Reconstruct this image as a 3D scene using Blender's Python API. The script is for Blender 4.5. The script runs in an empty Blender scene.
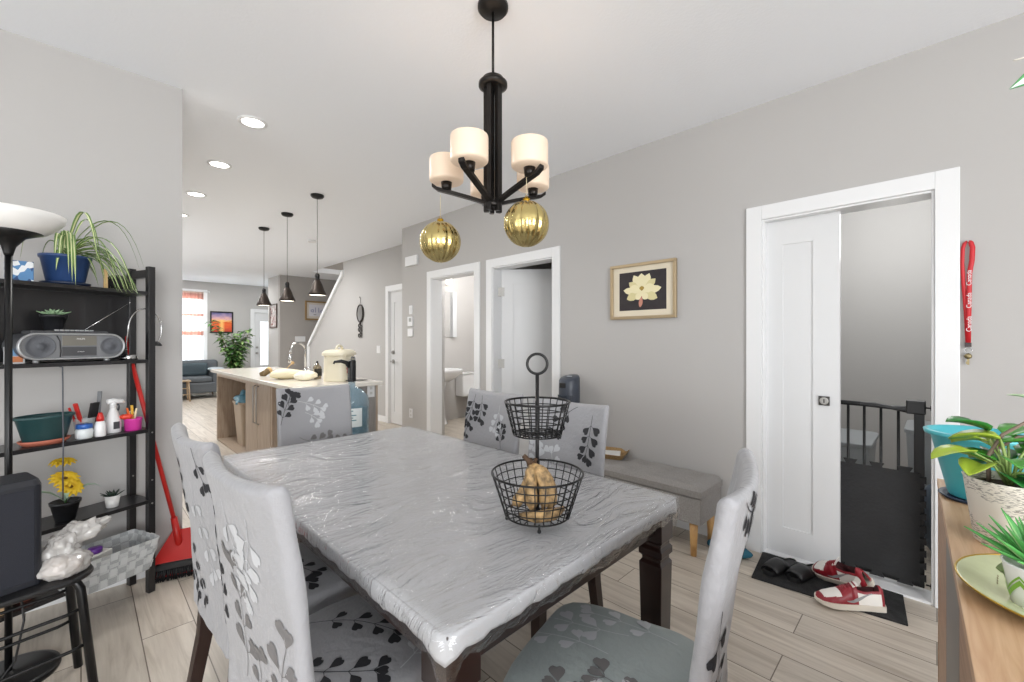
import bpy, math, random
from math import sin, cos, pi, radians
from mathutils import Vector, Matrix
SC = bpy.context.scene
COL = SC.collection
rnd = random.Random(7)

# ---------------------------------------------------------------- materials
def lin(h):
    h = h.lstrip('#')
    v = [int(h[i:i+2], 16)/255 for i in (0, 2, 4)]
    return tuple((c/12.92 if c <= .04045 else ((c+.055)/1.055)**2.4) for c in v)+(1,)
MC = {}
def mat(name, col, rough=.5, metal=0, bump=0, bscale=60, bdet=3, coat=0, spec=.5, emis=None, es=0,
        var=0, vscale=8, trans=0, alpha=1, sss=0, stretch=None, sheen=0):
    if name in MC: return MC[name]
    m = bpy.data.materials.new(name); m.use_nodes = True
    nt = m.node_tree; N = nt.nodes; L = nt.links
    b = N['Principled BSDF']
    b.inputs['Base Color'].default_value = lin(col)
    b.inputs['Roughness'].default_value = rough
    b.inputs['Metallic'].default_value = metal
    b.inputs['Coat Weight'].default_value = coat
    b.inputs['Specular IOR Level'].default_value = spec
    b.inputs['Transmission Weight'].default_value = trans
    b.inputs['Alpha'].default_value = alpha
    b.inputs['Sheen Weight'].default_value = sheen
    if emis:
        b.inputs['Emission Color'].default_value = lin(emis); b.inputs['Emission Strength'].default_value = es
    if bump or var:
        tc = N.new('ShaderNodeTexCoord'); mp = N.new('ShaderNodeMapping')
        L.new(tc.outputs['Object'], mp.inputs[0])
        if stretch: mp.inputs['Scale'].default_value = stretch
    if bump:
        no = N.new('ShaderNodeTexNoise'); no.inputs['Scale'].default_value = bscale; no.inputs['Detail'].default_value = bdet
        bp = N.new('ShaderNodeBump'); bp.inputs['Strength'].default_value = bump; bp.inputs['Distance'].default_value = .01
        L.new(mp.outputs[0], no.inputs[0]); L.new(no.outputs[0], bp.inputs['Height']); L.new(bp.outputs[0], b.inputs['Normal'])
    if var:
        n2 = N.new('ShaderNodeTexNoise'); n2.inputs['Scale'].default_value = vscale; n2.inputs['Detail'].default_value = 4
        L.new(mp.outputs[0], n2.inputs[0])
        r = N.new('ShaderNodeMix'); r.data_type = 'RGBA'
        c = lin(col)
        r.inputs[6].default_value = tuple(max(0, x*(1-var)) for x in c[:3])+(1,)
        r.inputs[7].default_value = tuple(min(1, x*(1+var)) for x in c[:3])+(1,)
        cr = N.new('ShaderNodeMapRange'); cr.inputs[1].default_value = .3; cr.inputs[2].default_value = .7
        L.new(n2.outputs[0], cr.inputs[0]); L.new(cr.outputs[0], r.inputs[0]); L.new(r.outputs[2], b.inputs['Base Color'])
    MC[name] = m
    return m

def wood(name, c1, c2, scale=(1, 14, 14), rough=.45):
    if name in MC: return MC[name]
    m = bpy.data.materials.new(name); m.use_nodes = True
    nt = m.node_tree; N = nt.nodes; L = nt.links; b = N['Principled BSDF']; b.inputs['Roughness'].default_value = rough
    tc = N.new('ShaderNodeTexCoord'); mp = N.new('ShaderNodeMapping'); mp.inputs['Scale'].default_value = scale
    no = N.new('ShaderNodeTexNoise'); no.inputs['Scale'].default_value = 4; no.inputs['Detail'].default_value = 8; no.inputs['Distortion'].default_value = .8
    cr = N.new('ShaderNodeValToRGB'); cr.color_ramp.elements[0].color = lin(c1); cr.color_ramp.elements[1].color = lin(c2)
    cr.color_ramp.elements[0].position = .3; cr.color_ramp.elements[1].position = .68
    L.new(tc.outputs['Object'], mp.inputs[0]); L.new(mp.outputs[0], no.inputs[0]); L.new(no.outputs[0], cr.inputs[0]); L.new(cr.outputs[0], b.inputs['Base Color'])
    MC[name] = m
    return m

def floor_mat():
    m = bpy.data.materials.new('oak_plank_floor'); m.use_nodes = True
    nt = m.node_tree; N = nt.nodes; L = nt.links; b = N['Principled BSDF']; b.inputs['Roughness'].default_value = .42
    tc = N.new('ShaderNodeTexCoord'); mp = N.new('ShaderNodeMapping'); mp.inputs['Rotation'].default_value = (0, 0, pi/2)
    L.new(tc.outputs['Object'], mp.inputs[0])
    br = N.new('ShaderNodeTexBrick'); br.offset = .37; br.offset_frequency = 2
    br.inputs['Scale'].default_value = 1; br.inputs['Brick Width'].default_value = 1.22; br.inputs['Row Height'].default_value = .185
    br.inputs['Mortar Size'].default_value = .0022; br.inputs['Mortar Smooth'].default_value = .1; br.inputs['Bias'].default_value = 0
    br.inputs['Color1'].default_value = (0, 0, 0, 1); br.inputs['Color2'].default_value = (1, 1, 1, 1); br.inputs['Mortar'].default_value = (.5, .5, .5, 1)
    L.new(mp.outputs[0], br.inputs[0])
    ml = N.new('ShaderNodeVectorMath'); ml.operation = 'MULTIPLY'; ml.inputs[1].default_value = (1.3, 16, 1)
    L.new(mp.outputs[0], ml.inputs[0])
    ad = N.new('ShaderNodeVectorMath'); ad.operation = 'ADD'
    sc2 = N.new('ShaderNodeVectorMath'); sc2.operation = 'SCALE'; sc2.inputs['Scale'].default_value = 9
    L.new(br.outputs['Color'], sc2.inputs[0]); L.new(ml.outputs[0], ad.inputs[0]); L.new(sc2.outputs[0], ad.inputs[1])
    no = N.new('ShaderNodeTexNoise'); no.inputs['Scale'].default_value = 1.3; no.inputs['Detail'].default_value = 9; no.inputs['Distortion'].default_value = 1.1; no.inputs['Roughness'].default_value = .62
    L.new(ad.outputs[0], no.inputs[0])
    cr = N.new('ShaderNodeValToRGB'); e = cr.color_ramp.elements
    e[0].position = .25; e[0].color = lin('#a4988a'); e[1].position = .75; e[1].color = lin('#d3cabd')
    e2 = e.new(.5); e2.color = lin('#c2b8ab')
    L.new(no.outputs[0], cr.inputs[0])
    hs = N.new('ShaderNodeHueSaturation'); mr = N.new('ShaderNodeMapRange'); mr.inputs[3].default_value = .9; mr.inputs[4].default_value = 1.08
    L.new(br.outputs['Color'], mr.inputs[0]); L.new(mr.outputs[0], hs.inputs['Value']); L.new(cr.outputs[0], hs.inputs['Color'])
    mx = N.new('ShaderNodeMix'); mx.data_type = 'RGBA'; mx.inputs[7].default_value = lin('#6b6055')
    L.new(br.outputs['Fac'], mx.inputs[0]); L.new(hs.outputs[0], mx.inputs[6]); L.new(mx.outputs[2], b.inputs['Base Color'])
    bp = N.new('ShaderNodeBump'); bp.inputs['Strength'].default_value = .12; bp.inputs['Distance'].default_value = .004
    L.new(no.outputs[0], bp.inputs['Height']); L.new(bp.outputs[0], b.inputs['Normal'])
    return m

def film_mat(name, wrinkle=1.0, tint=.93, gl=.95):
    """thin clear plastic: see-through with glossy creases"""
    m = bpy.data.materials.new(name); m.use_nodes = True
    nt = m.node_tree; N = nt.nodes; L = nt.links
    N.remove(N['Principled BSDF']); out = N['Material Output']
    tr = N.new('ShaderNodeBsdfTransparent'); tr.inputs[0].default_value = (tint, tint, tint, 1)
    g = N.new('ShaderNodeBsdfGlossy'); g.inputs['Roughness'].default_value = .10; g.inputs[0].default_value = (gl, gl, gl, 1)
    fr = N.new('ShaderNodeFresnel'); gm = N.new('ShaderNodeNewGeometry'); im = N.new('ShaderNodeMapRange'); im.inputs[3].default_value = 1.65; im.inputs[4].default_value = 1/1.65
    L.new(gm.outputs['Backfacing'], im.inputs[0]); L.new(im.outputs[0], fr.inputs[0])
    tc = N.new('ShaderNodeTexCoord'); mp = N.new('ShaderNodeMapping'); mp.inputs['Rotation'].default_value = (0, 0, .5); mp.inputs['Scale'].default_value = (1, 2.6, 1)
    L.new(tc.outputs['Object'], mp.inputs[0])
    no = N.new('ShaderNodeTexNoise'); no.inputs['Scale'].default_value = 3.2; no.inputs['Detail'].default_value = 5; no.inputs['Distortion'].default_value = 1.6; no.inputs['Roughness'].default_value = .55
    L.new(mp.outputs[0], no.inputs[0])
    ab = N.new('ShaderNodeMath'); ab.operation = 'SUBTRACT'; ab.inputs[1].default_value = .5
    a2 = N.new('ShaderNodeMath'); a2.operation = 'ABSOLUTE'; a3 = N.new('ShaderNodeMath'); a3.operation = 'POWER'; a3.inputs[1].default_value = .6
    L.new(no.outputs[0], ab.inputs[0]); L.new(ab.outputs[0], a2.inputs[0]); L.new(a2.outputs[0], a3.inputs[0])
    bp = N.new('ShaderNodeBump'); bp.inputs['Strength'].default_value = wrinkle; bp.inputs['Distance'].default_value = .03
    L.new(a3.outputs[0], bp.inputs['Height'])
    L.new(bp.outputs[0], g.inputs['Normal']); L.new(bp.outputs[0], fr.inputs['Normal'])
    mx = N.new('ShaderNodeMixShader'); L.new(fr.outputs[0], mx.inputs[0]); L.new(tr.outputs[0], mx.inputs[1]); L.new(g.outputs[0], mx.inputs[2])
    L.new(mx.outputs[0], out.inputs[0])
    return m

# ---------------------------------------------------------------- mesh builder
class MB:
    def __init__(s): s.v = []; s.f = []; s.mi = []; s.sm = []; s.cur = 0; s.smooth = False
    def mat(s, i): s.cur = i; return s
    def add(s, vs, fs, M=None, smooth=None):
        o = len(s.v)
        s.v += [tuple(M @ Vector(p)) if M else tuple(p) for p in vs]
        for f in fs:
            s.f.append([o+i for i in f]); s.mi.append(s.cur); s.sm.append(s.smooth if smooth is None else smooth)
        return s
    def box(s, x0, x1, y0, y1, z0, z1, M=None):
        vs = [(x, y, z) for x in (x0, x1) for y in (y0, y1) for z in (z0, z1)]
        fs = [(0, 1, 3, 2), (4, 6, 7, 5), (0, 4, 5, 1), (2, 3, 7, 6), (0, 2, 6, 4), (1, 5, 7, 3)]
        return s.add(vs, fs, M, False)
    def loft(s, rings, cap0=True, cap1=True, M=None, smooth=True, closed=True):
        n = len(rings[0]); vs = [p for r in rings for p in r]; fs = []
        for k in range(len(rings)-1):
            for i in range(n if closed else n-1):
                j = (i+1) % n
                fs.append((k*n+i, k*n+j, (k+1)*n+j, (k+1)*n+i))
        s.add(vs, fs, M, smooth)
        o = len(s.v)-len(vs)
        if cap0: s.f.append([o+i for i in range(n)][::-1]); s.mi.append(s.cur); s.sm.append(False)
        if cap1: s.f.append([o+(len(rings)-1)*n+i for i in range(n)]); s.mi.append(s.cur); s.sm.append(False)
        return s
    def lathe(s, prof, n=24, c=(0, 0, 0), M=None, cap0=True, cap1=True, fn=None):
        rings = []
        for r, z in prof:
            rings.append([(c[0]+r*cos(2*pi*i/n)*(fn(i/n, z) if fn else 1), c[1]+r*sin(2*pi*i/n)*(fn(i/n, z) if fn else 1), c[2]+z) for i in range(n)])
        return s.loft(rings, cap0, cap1, M)
    def tube(s, pts, r, n=8, cap=True, M=None, closed=False):
        P = [Vector(p) for p in pts]; rings = []; m = len(P); up = None
        rr = r if isinstance(r, (list, tuple)) else [r]*m
        for i in range(m):
            a = P[(i-1) % m] if (i > 0 or closed) else P[i]; b = P[(i+1) % m] if (i < m-1 or closed) else P[i]
            t = (b-a).normalized()
            if up is None:
                up = Vector((0, 0, 1)) if abs(t.z) < .9 else Vector((1, 0, 0))
            x = t.cross(up).normalized(); y = x.cross(t).normalized(); up = y
            rings.append([tuple(P[i]+x*rr[i]*cos(2*pi*k/n)+y*rr[i]*sin(2*pi*k/n)) for k in range(n)])
        if closed:
            rings.append(rings[0]); return s.loft(rings, False, False, M)
        return s.loft(rings, cap, cap, M)
    def cyl(s, p0, p1, r0, r1=None, n=16): return s.tube([p0, p1], [r0, r0 if r1 is None else r1], n)
    def ring(s, c, R, r, n=32, k=6, axis='z'):
        pts = []
        for i in range(n):
            a = 2*pi*i/n; u, v = R*cos(a), R*sin(a)
            pts.append((c[0]+u, c[1]+v, c[2]) if axis == 'z' else (c[0]+u, c[1], c[2]+v) if axis == 'y' else (c[0], c[1]+u, c[2]+v))
        return s.tube(pts, r, k, closed=True)
    def sphere(s, c, r, n=16, m=10, sx=1, sy=1, sz=1, fn=None, M=None):
        rings = []
        for k in range(1, m):
            ph = -pi/2+pi*k/m
            rings.append([(c[0]+r*sx*cos(ph)*cos(2*pi*i/n)*(fn(2*pi*i/n, ph) if fn else 1), c[1]+r*sy*cos(ph)*sin(2*pi*i/n)*(fn(2*pi*i/n, ph) if fn else 1), c[2]+r*sz*sin(ph)*(fn(2*pi*i/n, ph) if fn else 1)) for i in range(n)])
        return s.loft(rings, True, True, M)
    def prism(s, poly, z0, z1, M=None):
        n = len(poly); vs = [(x, y, z0) for x, y in poly]+[(x, y, z1) for x, y in poly]
        fs = [list(range(n))[::-1], list(range(n, 2*n))]+[(i, (i+1) % n, n+(i+1) % n, n+i) for i in range(n)]
        return s.add(vs, fs, M, False)
    def strip(s, pts, widths, side=None, mats=None, fold=0, M=None):
        """leaf blade along pts; mats = material per column"""
        P = [Vector(p) for p in pts]; nc = len(mats) if mats else 2
        vs = []
        for i, p in enumerate(P):
            t = (P[min(i+1, len(P)-1)]-P[max(i-1, 0)]).normalized()
            sd = Vector(side) if side else t.cross(Vector((0, 0, 1)))
            if sd.length < .01: sd = Vector((1, 0, 0))
            sd = sd.normalized(); nn = sd.cross(t).normalized()
            for j in range(nc+1):
                q = 2*j/nc-1
                vs.append(tuple(p+sd*widths[i]*q/2+nn*abs(q)*widths[i]*fold))
        o = s.cur
        for j in range(nc):
            if mats: s.cur = mats[j]
            fs = [(i*(nc+1)+j, i*(nc+1)+j+1, (i+1)*(nc+1)+j+1, (i+1)*(nc+1)+j) for i in range(len(P)-1)]
            if j == 0: b0 = len(s.v); s.add(vs, fs, M, True)
            else:
                for f in fs: s.f.append([b0+k for k in f]); s.mi.append(s.cur); s.sm.append(True)
        s.cur = o
        return s
    def build(s, name, mats, parent=None, loc=(0, 0, 0), rot=0, bevel=0, seg=2, merge=0, rotv=None, solid=0, subd=0):
        me = bpy.data.meshes.new(name); me.from_pydata(s.v, [], s.f)
        if not isinstance(mats, (list, tuple)): mats = [mats]
        for m in mats: me.materials.append(m)
        me.polygons.foreach_set('material_index', s.mi); me.polygons.foreach_set('use_smooth', s.sm)
        import bmesh
        bm = bmesh.new(); bm.from_mesh(me)
        if merge: bmesh.ops.remove_doubles(bm, verts=bm.verts, dist=merge)
        if not solid: bmesh.ops.recalc_face_normals(bm, faces=bm.faces)
        bm.to_mesh(me); bm.free()
        o = bpy.data.objects.new(name, me); COL.objects.link(o)
        o.location = loc; o.rotation_euler = rotv if rotv else (0, 0, rot)
        if parent: o.parent = parent
        if bevel:
            b = o.modifiers.new('bevel', 'BEVEL'); b.width = bevel; b.segments = seg; b.limit_method = 'ANGLE'; b.angle_limit = radians(40)
            b.harden_normals = False
        if solid:
            b = o.modifiers.new('solid', 'SOLIDIFY'); b.thickness = solid; b.offset = 0
        if subd:
            b = o.modifiers.new('sub', 'SUBSURF'); b.levels = subd; b.render_levels = subd
        return o

def tag(o, label, cat, group=None, kind=None):
    o['label'] = label; o['category'] = cat
    if group: o['group'] = group
    if kind: o['kind'] = kind
    return o
def thing(name, label, cat, loc=(0, 0, 0), rot=0, group=None):
    o = bpy.data.objects.new(name, None); COL.objects.link(o); o.location = loc; o.rotation_euler = (0, 0, rot)
    o.empty_display_size = .1
    return tag(o, label, cat, group)
def struct(name, mb, m, **k):
    o = mb.build(name, m, **k)
    if not o.parent: o['kind'] = 'structure'
    return o
def text(name, body, size, m, parent, loc, rotv, ext=.0004):
    cu = bpy.data.curves.new(name, 'FONT'); cu.body = body; cu.size = size; cu.extrude = ext; cu.align_x = 'CENTER'; cu.align_y = 'CENTER'
    cu.materials.append(m)
    tmp = bpy.data.objects.new('tmp', cu); me = bpy.data.meshes.new_from_object(tmp); bpy.data.objects.remove(tmp)
    o = bpy.data.objects.new(name, me); COL.objects.link(o); o.location = loc; o.rotation_euler = rotv; o.parent = parent
    return o
def rrect(w, h, r, n=5):
    out = []
    for cx, cy, a0 in ((w/2-r, h/2-r, 0), (-w/2+r, h/2-r, 90), (-w/2+r, -h/2+r, 180), (w/2-r, -h/2+r, 270)):
        for k in range(n+1):
            a = radians(a0+90*k/n); out.append((cx+r*cos(a), cy+r*sin(a)))
    return out
def Rz(a): return Matrix.Rotation(a, 4, 'Z')
def Tr(x, y, z): return Matrix.Translation((x, y, z))

# ---------------------------------------------------------------- palette
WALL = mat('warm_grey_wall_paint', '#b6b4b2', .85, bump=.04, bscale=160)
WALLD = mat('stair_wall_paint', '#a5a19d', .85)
CEIL = mat('white_ceiling_paint', '#f1f4f9', .9, bump=.12, bscale=70, bdet=6)
WHITE = mat('white_trim_paint', '#e3e4e5', .35)
DOORW = mat('white_door_paint', '#d8d9da', .4)
BLACK = mat('black_paint', '#161618', .42)
BLKM = mat('black_metal', '#141415', .35, metal=.3)
BRONZE = mat('dark_bronze', '#2b2826', .35, metal=.7)
CHROME = mat('chrome', '#c9c9c9', .15, metal=1)
STEEL = mat('brushed_steel', '#a5a39f', .42, metal=.85)
FLOOR = floor_mat()
# ================================================================ SETTING
H = 2.74
m = MB().box(-4.7, 5.3, -3.7, 12.95, -.08, 0); struct('floor', m, FLOOR)
m = MB(); m.box(-4.7, 3.40, -3.7, 12.95, H, H+.1); m.box(3.40, 5.3, -3.7, 7.75, H, H+.1); m.box(3.40, 5.3, 9.3, 12.95, H, H+.1); m.box(4.5, 5.3, 7.75, 9.3, H, H+.1)
struct('ceiling', m, CEIL)
XW = 2.93
m = MB(); opens = [(.008, .758), (2.40, 3.185), (3.458, 4.25)]
y = -3.6
for a, b in opens:
    m.box(XW, XW+.14, y, a, 0, H); m.box(XW, XW+.14, a, b, 2.03, H); y = b
m.box(XW, XW+.14, y, 4.914, 0, H); m.box(XW+.14, 3.52, 4.80, 4.914, 0, H)
struct('wall_right', m, WALL)
# hall wall with the sloped stair guard
m = MB(); m.box(3.40, 3.52, 4.914, 5.30, 0, H); m.box(3.40, 3.52, 5.30, 6.10, 2.05, H); m.box(3.40, 3.52, 6.10, 7.75, 0, H)
m.add([(x, yy, z) for x in (3.40, 3.52) for yy, z in ((7.75, 0), (9.38, 0), (9.38, 1.17), (7.75, 2.47))],
      [(0, 1, 2, 3), (7, 6, 5, 4), (0, 4, 5, 1), (1, 5, 6, 2), (2, 6, 7, 3), (3, 7, 4, 0)], None, False)
struct('wall_hall', m, WALL)
m = MB(); m.add([(x, yy, z) for x in (3.36, 3.56) for yy, z in ((9.44, 1.13), (7.72, 2.50), (7.72, 2.59), (9.44, 1.22))],
      [(0, 1, 2, 3), (7, 6, 5, 4), (0, 4, 5, 1), (1, 5, 6, 2), (2, 6, 7, 3), (3, 7, 4, 0)], None, False)
m.box(3.37, 3.55, 9.38, 9.47, 0, 1.2)
struct('trim_stair_guard', m, WHITE, bevel=.004)
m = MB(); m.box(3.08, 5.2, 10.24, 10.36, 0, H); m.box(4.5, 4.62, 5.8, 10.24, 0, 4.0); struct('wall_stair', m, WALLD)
m = MB(); m.box(3.08, 3.20, 10.36, 11.08, 0, H); struct('wall_entry', m, WALL)
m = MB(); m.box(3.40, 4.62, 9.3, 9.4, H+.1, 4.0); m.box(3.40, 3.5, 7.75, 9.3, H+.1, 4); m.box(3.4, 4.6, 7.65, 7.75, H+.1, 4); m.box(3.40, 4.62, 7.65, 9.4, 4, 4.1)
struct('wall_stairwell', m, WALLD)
# far wall with a window opening and the entry opening
m = MB(); YF = 12.8
m.box(-1.3, 1.30, YF, YF+.14, 0, H); m.box(1.30, 2.12, YF, YF+.14, 0, .55); m.box(1.30, 2.12, YF, YF+.14, 2.46, H)
m.box(2.12, 3.20, YF, YF+.14, 0, H); m.box(3.20, 4.1, YF, YF+.14, 2.06, H); m.box(4.1, 5.2, YF, YF+.14, 0, H)
struct('wall_far', m, WALL)
m = MB(); m.box(-4.6, .411, 3.08, 3.20, 0, H); struct('wall_left', m, WALL)
m = MB(); m.box(-1.3, -1.2, 3.2, 12.8, 0, H); struct('wall_kitchen', m, WALL)
# walls behind the viewpoint, with patio door and window openings
m = MB(); m.box(-4.7, -4.6, -3.6, -1.8, 0, H); m.box(-4.7, -4.6, -1.8, 1.8, 2.2, H); m.box(-4.7, -4.6, 1.8, 3.2, 0, H); struct('wall_west', m, WALL)
m = MB(); m.box(-4.7, -2.45, -3.7, -3.6, 0, H); m.box(-2.45, .65, -3.7, -3.6, 2.3, H); m.box(-2.45, .65, -3.7, -3.6, 0, .5); m.box(.65, 5.2, -3.7, -3.6, 0, H); struct('wall_south', m, WALL)
# rooms behind the doors
m = MB(); m.box(4.9, 5.0, -3.6, 1.45, 0, H); m.box(3.07, 4.9, 1.35, 1.45, 0, H); m.box(3.07, 4.9, -1.3, -1.2, 0, H); struct('wall_closet', m, WALL)
m = MB(); m.box(5.0, 5.1, 1.45, 5.9, 0, H); m.box(3.07, 5.0, 3.27, 3.37, 0, H); m.box(3.52, 5.0, 5.66, 5.76, 0, H); struct('wall_bathroom', m, mat('bath_paint', '#c9c6c3', .8))

def casing(n, a, b, x=XW, z=2.03, w=.085, dep=.14, jamb=True):
    m = MB()
    m.box(x-.016, x, a-w, a, 0, z+w); m.box(x-.016, x, b, b+w, 0, z+w); m.box(x-.016, x, a, b, z, z+w)
    if jamb:
        m.box(x-.004, x+dep, a, a+.012, 0, z); m.box(x-.004, x+dep, b-.012, b, 0, z); m.box(x-.004, x+dep, a+.012, b-.012, z-.012, z)
    struct('trim_%d' % n, m, WHITE, bevel=.003)
casing(1, *opens[0]); casing(2, *opens[1]); casing(3, *opens[2]); casing(4, 5.33, 6.09, x=3.40, z=2.06, w=.09)
casing(5, 3.24, 4.08, x=0, z=2.04)  # turned to the far wall below
t5 = [o for o in COL.objects if o.name == 'trim_5'][0]
t5.rotation_euler = (0, 0, pi/2); t5.location = (7.3, 12.8, 0)   # y -> -x
m = MB()
for a, b in ((-3.6, -.077), (.843, 2.315), (3.27, 3.373), (4.335, 4.914)): m.box(XW-.012, XW, a, b, 0, .095)
m.box(XW-.012, 3.40, 4.914, 4.926, 0, .095)
struct('baseboard_right', m, WHITE, bevel=.003)
m = MB(); m.box(3.388, 3.40, 4.93, 5.24, 0, .095); m.box(3.388, 3.40, 6.18, 9.38, 0, .095); struct('baseboard_hall', m, WHITE, bevel=.003)
m = MB(); m.box(-4.6, .423, 3.068, 3.08, 0, .095); m.box(.411, .423, 3.08, 3.2, 0, .095); struct('baseboard_left', m, WHITE, bevel=.003)
m = MB(); m.box(-1.2, 3.15, 12.788, 12.8, 0, .095); struct('baseboard_far', m, WHITE, bevel=.003)
m = MB(); m.box(2.93, 3.07, .02, .746, 0, .012); struct('trim_threshold', m, WHITE)

# panel doors -----------------------------------------------------------
def panel_door(name, w, h, t, panels, parent_loc, rot, margin=.11, pull=None):
    """slab in local x 0..w, thickness centred on y, recessed panels both sides"""
    m = MB()
    xs = sorted({0, w, margin, w-margin}); zs = sorted({0, h}|{z for p in panels for z in p})
    for i in range(len(xs)-1):
        for j in range(len(zs)-1):
            rec = i == 1 and any(abs(zs[j]-p[0]) < 1e-6 for p in panels)
            d = t/2-(.008 if rec else 0)
            m.box(xs[i], xs[i+1], -d, d, zs[j], zs[j+1])
    o = m.build(name, DOORW, loc=parent_loc, rot=rot, merge=.0001); o['kind'] = 'structure'
    return o
# pocket door in the wall
pd = panel_door('door_1', .40, 2.005, .035, [(.16, 1.86)], (3.0, .385, .012), pi/2, margin=.125)
# (pocket door slides along y: local x -> +y)
m = MB(); m.box(-.026, .026, -.006, 0, -.026, .026); m.mat(1).lathe([(.019, 0), (.022, .003), (.018, .004), (.006, .002)], 20, M=Tr(0, -.006, 0) @ Matrix.Rotation(pi/2, 4, 'X'))
m.mat(0).box(-.003, .003, -.009, -.005, -.012, .012)
o = m.build('door_pull', [mat('dark_nickel', '#4a4846', .3, metal=1), STEEL], parent=pd, loc=(.07, .0235, .94), rotv=(0, 0, pi), bevel=.001)
# bathroom-side closet door ajar, hinged at the far jamb
a = radians(42)
o = panel_door('door_2', .76, 2.01, .035, [(.18, 1.86)], (3.035, 3.165, .01), -pi/2+a, margin=.12)
for hz in (.28, 1.05, 1.78):
    m = MB(); m.box(-.004, .03, .016, .020, -.045, .045); m.cyl((-.004, .022, -.045), (-.004, .022, .045), .006, n=10)
    m.box(-.034, -.006, .010, .014, -.045, .045)
    m.build('door_hinge', STEEL, parent=o, loc=(.0, -.036, hz))
# garage door in hall (closed)
o = panel_door('door_3', .74, 2.04, .04, [(.18, .95), (1.08, 1.88)], (3.44, 5.34, .01), pi/2)
def lever(parent, x, y, z, s=1):
    m = MB(); m.cyl((0, 0, 0), (0, -.012*s, 0), .032, n=20); m.cyl((0, -.01*s, 0), (0, -.05*s, 0), .010); m.tube([(0, -.05*s, 0), (-.05, -.055*s, 0), (-.11, -.05*s, 0)], .008)
    m.build('door_handle', STEEL, parent=parent, loc=(x, y, z))
    m = MB(); m.cyl((0, 0, 0), (0, -.015*s, 0), .030, n=20); m.cyl((0, -.012*s, 0), (0, -.03*s, 0), .018)
    m.build('deadbolt', STEEL, parent=parent, loc=(x, y, z+.14))
lever(o, .65, .02, .96, -1)
# entry door with a tall frosted light
FROST = mat('glowing_frosted_glass', '#f4f8fb', .5, trans=.0, emis='#eef5fb', es=.75)  # pane glows by itself, standing in for daylight behind it
m = MB(); m.box(0, .14, -.02, .02, 0, 2.02); m.box(.14, .62, -.02, .02, 0, .62); m.box(.14, .62, -.02, .02, 1.80, 2.02); m.box(.62, .84, -.02, .02, 0, 2.02)
o = m.build('door_4', DOORW, loc=(3.225, 12.85, .01), merge=.0001); o['kind'] = 'structure'
m = MB(); m.box(.15, .61, -.006, .006, .63, 1.79); m.build('glass_light', FROST, parent=o)
m = MB(); 
for q in ((.13, .15, .61, 1.81), (.61, .63, .61, 1.81), (.15, .61, .61, .63), (.15, .61, 1.79, 1.81)): m.box(q[0], q[1], -.028, -.0, q[2], q[3])
m.build('glass_frame', WHITE, parent=o)
m = MB(); m.cyl((.07, -.02, .95), (.07, -.05, .95), .03); m.sphere((.07, -.075, .95), .028); m.build('door_handle', STEEL, parent=o)
m = MB(); m.cyl((.07, -.02, 1.1), (.07, -.04, 1.1), .028); m.build('deadbolt', STEEL, parent=o)
# living room window
m = MB()
for q in ((1.30, 1.36, .55, 2.46), (2.06, 2.12, .55, 2.46), (1.36, 2.06, .55, .61), (1.36, 2.06, 2.40, 2.46), (1.36, 2.06, 1.4, 1.44)): m.box(q[0], q[1], 12.83, 12.90, q[2], q[3])
for q in ((1.22, 1.30, .47, 2.54), (2.12, 2.20, .47, 2.54), (1.30, 2.12, .47, .55), (1.30, 2.12, 2.46, 2.54)): m.box(q[0], q[1], 12.785, 12.80, q[2], q[3])
w1 = struct('window_1', m, WHITE)
m = MB(); m.box(1.36, 2.06, 12.86, 12.865, .61, 2.40); m.build('pane', mat('window_glass', '#ffffff', .0, alpha=.08), parent=w1)
# patio door and south window (behind the viewpoint)
for nm, M_ in (('window_2', Matrix.Identity(4)), ('window_3', None)):
    m = MB()
    if nm == 'window_2':
        for q in ((-1.8, -1.72, 0, 2.2), (-.04, .04, 0, 2.2), (1.72, 1.8, 0, 2.2)): m.box(-4.68, -4.62, q[0], q[1], q[2], q[3])
        m.box(-4.68, -4.62, -1.8, 1.8, 0, .08); m.box(-4.68, -4.62, -1.8, 1.8, 2.12, 2.2)
    else:
        for q in (-2.45, -1.44, -.43, .58): m.box(q, q+.07, -3.68, -3.62, .5, 2.3)
        m.box(-2.45, .65, -3.68, -3.62, .5, .57); m.box(-2.45, .65, -3.68, -3.62, 2.23, 2.3)
    struct(nm, m, WHITE)

# ================================================================ CAMERA + LIGHT
cd = bpy.data.cameras.new('camera'); cam = bpy.data.objects.new('camera', cd); COL.objects.link(cam)
cam.location = (0, 0, 1.295); cam.rotation_euler = (pi/2, 0, -radians(45.2))
cd.sensor_width = 36; cd.lens = 428/1024*36; cd.clip_start = .02; cd.clip_end = 100
cd.shift_y = (340.5-341)/1024
SC.camera = cam
wd = bpy.data.worlds.new('sky'); SC.world = wd; wd.use_nodes = True
wd.node_tree.nodes['Background'].inputs[0].default_value = (.93, .97, 1, 1); wd.node_tree.nodes['Background'].inputs[1].default_value = 1.6
def area(name, loc, rot, sx, sy, power, col=(1, 1, 1), spread=None):
    l = bpy.data.lights.new(name, 'AREA'); l.shape = 'RECTANGLE'; l.size = sx; l.size_y = sy; l.energy = power; l.color = col
    if spread: l.spread = spread
    o = bpy.data.objects.new(name, l); COL.objects.link(o); o.location = loc; o.rotation_euler = rot; return o
def point(name, loc, power, col=(1, 1, 1), r=.05):
    l = bpy.data.lights.new(name, 'POINT'); l.energy = power; l.color = col; l.shadow_soft_size = r
    o = bpy.data.objects.new(name, l); COL.objects.link(o); o.location = loc; return o
area('patio_daylight', (-4.58, 0, 1.15), (0, -pi/2, 0), 2.1, 3.5, 80, (.97, .985, 1))
area('south_daylight', (-.9, -3.58, 1.4), (pi/2+.15, 0, 0), 3.0, 1.75, 200, (.97, .985, 1))
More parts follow.
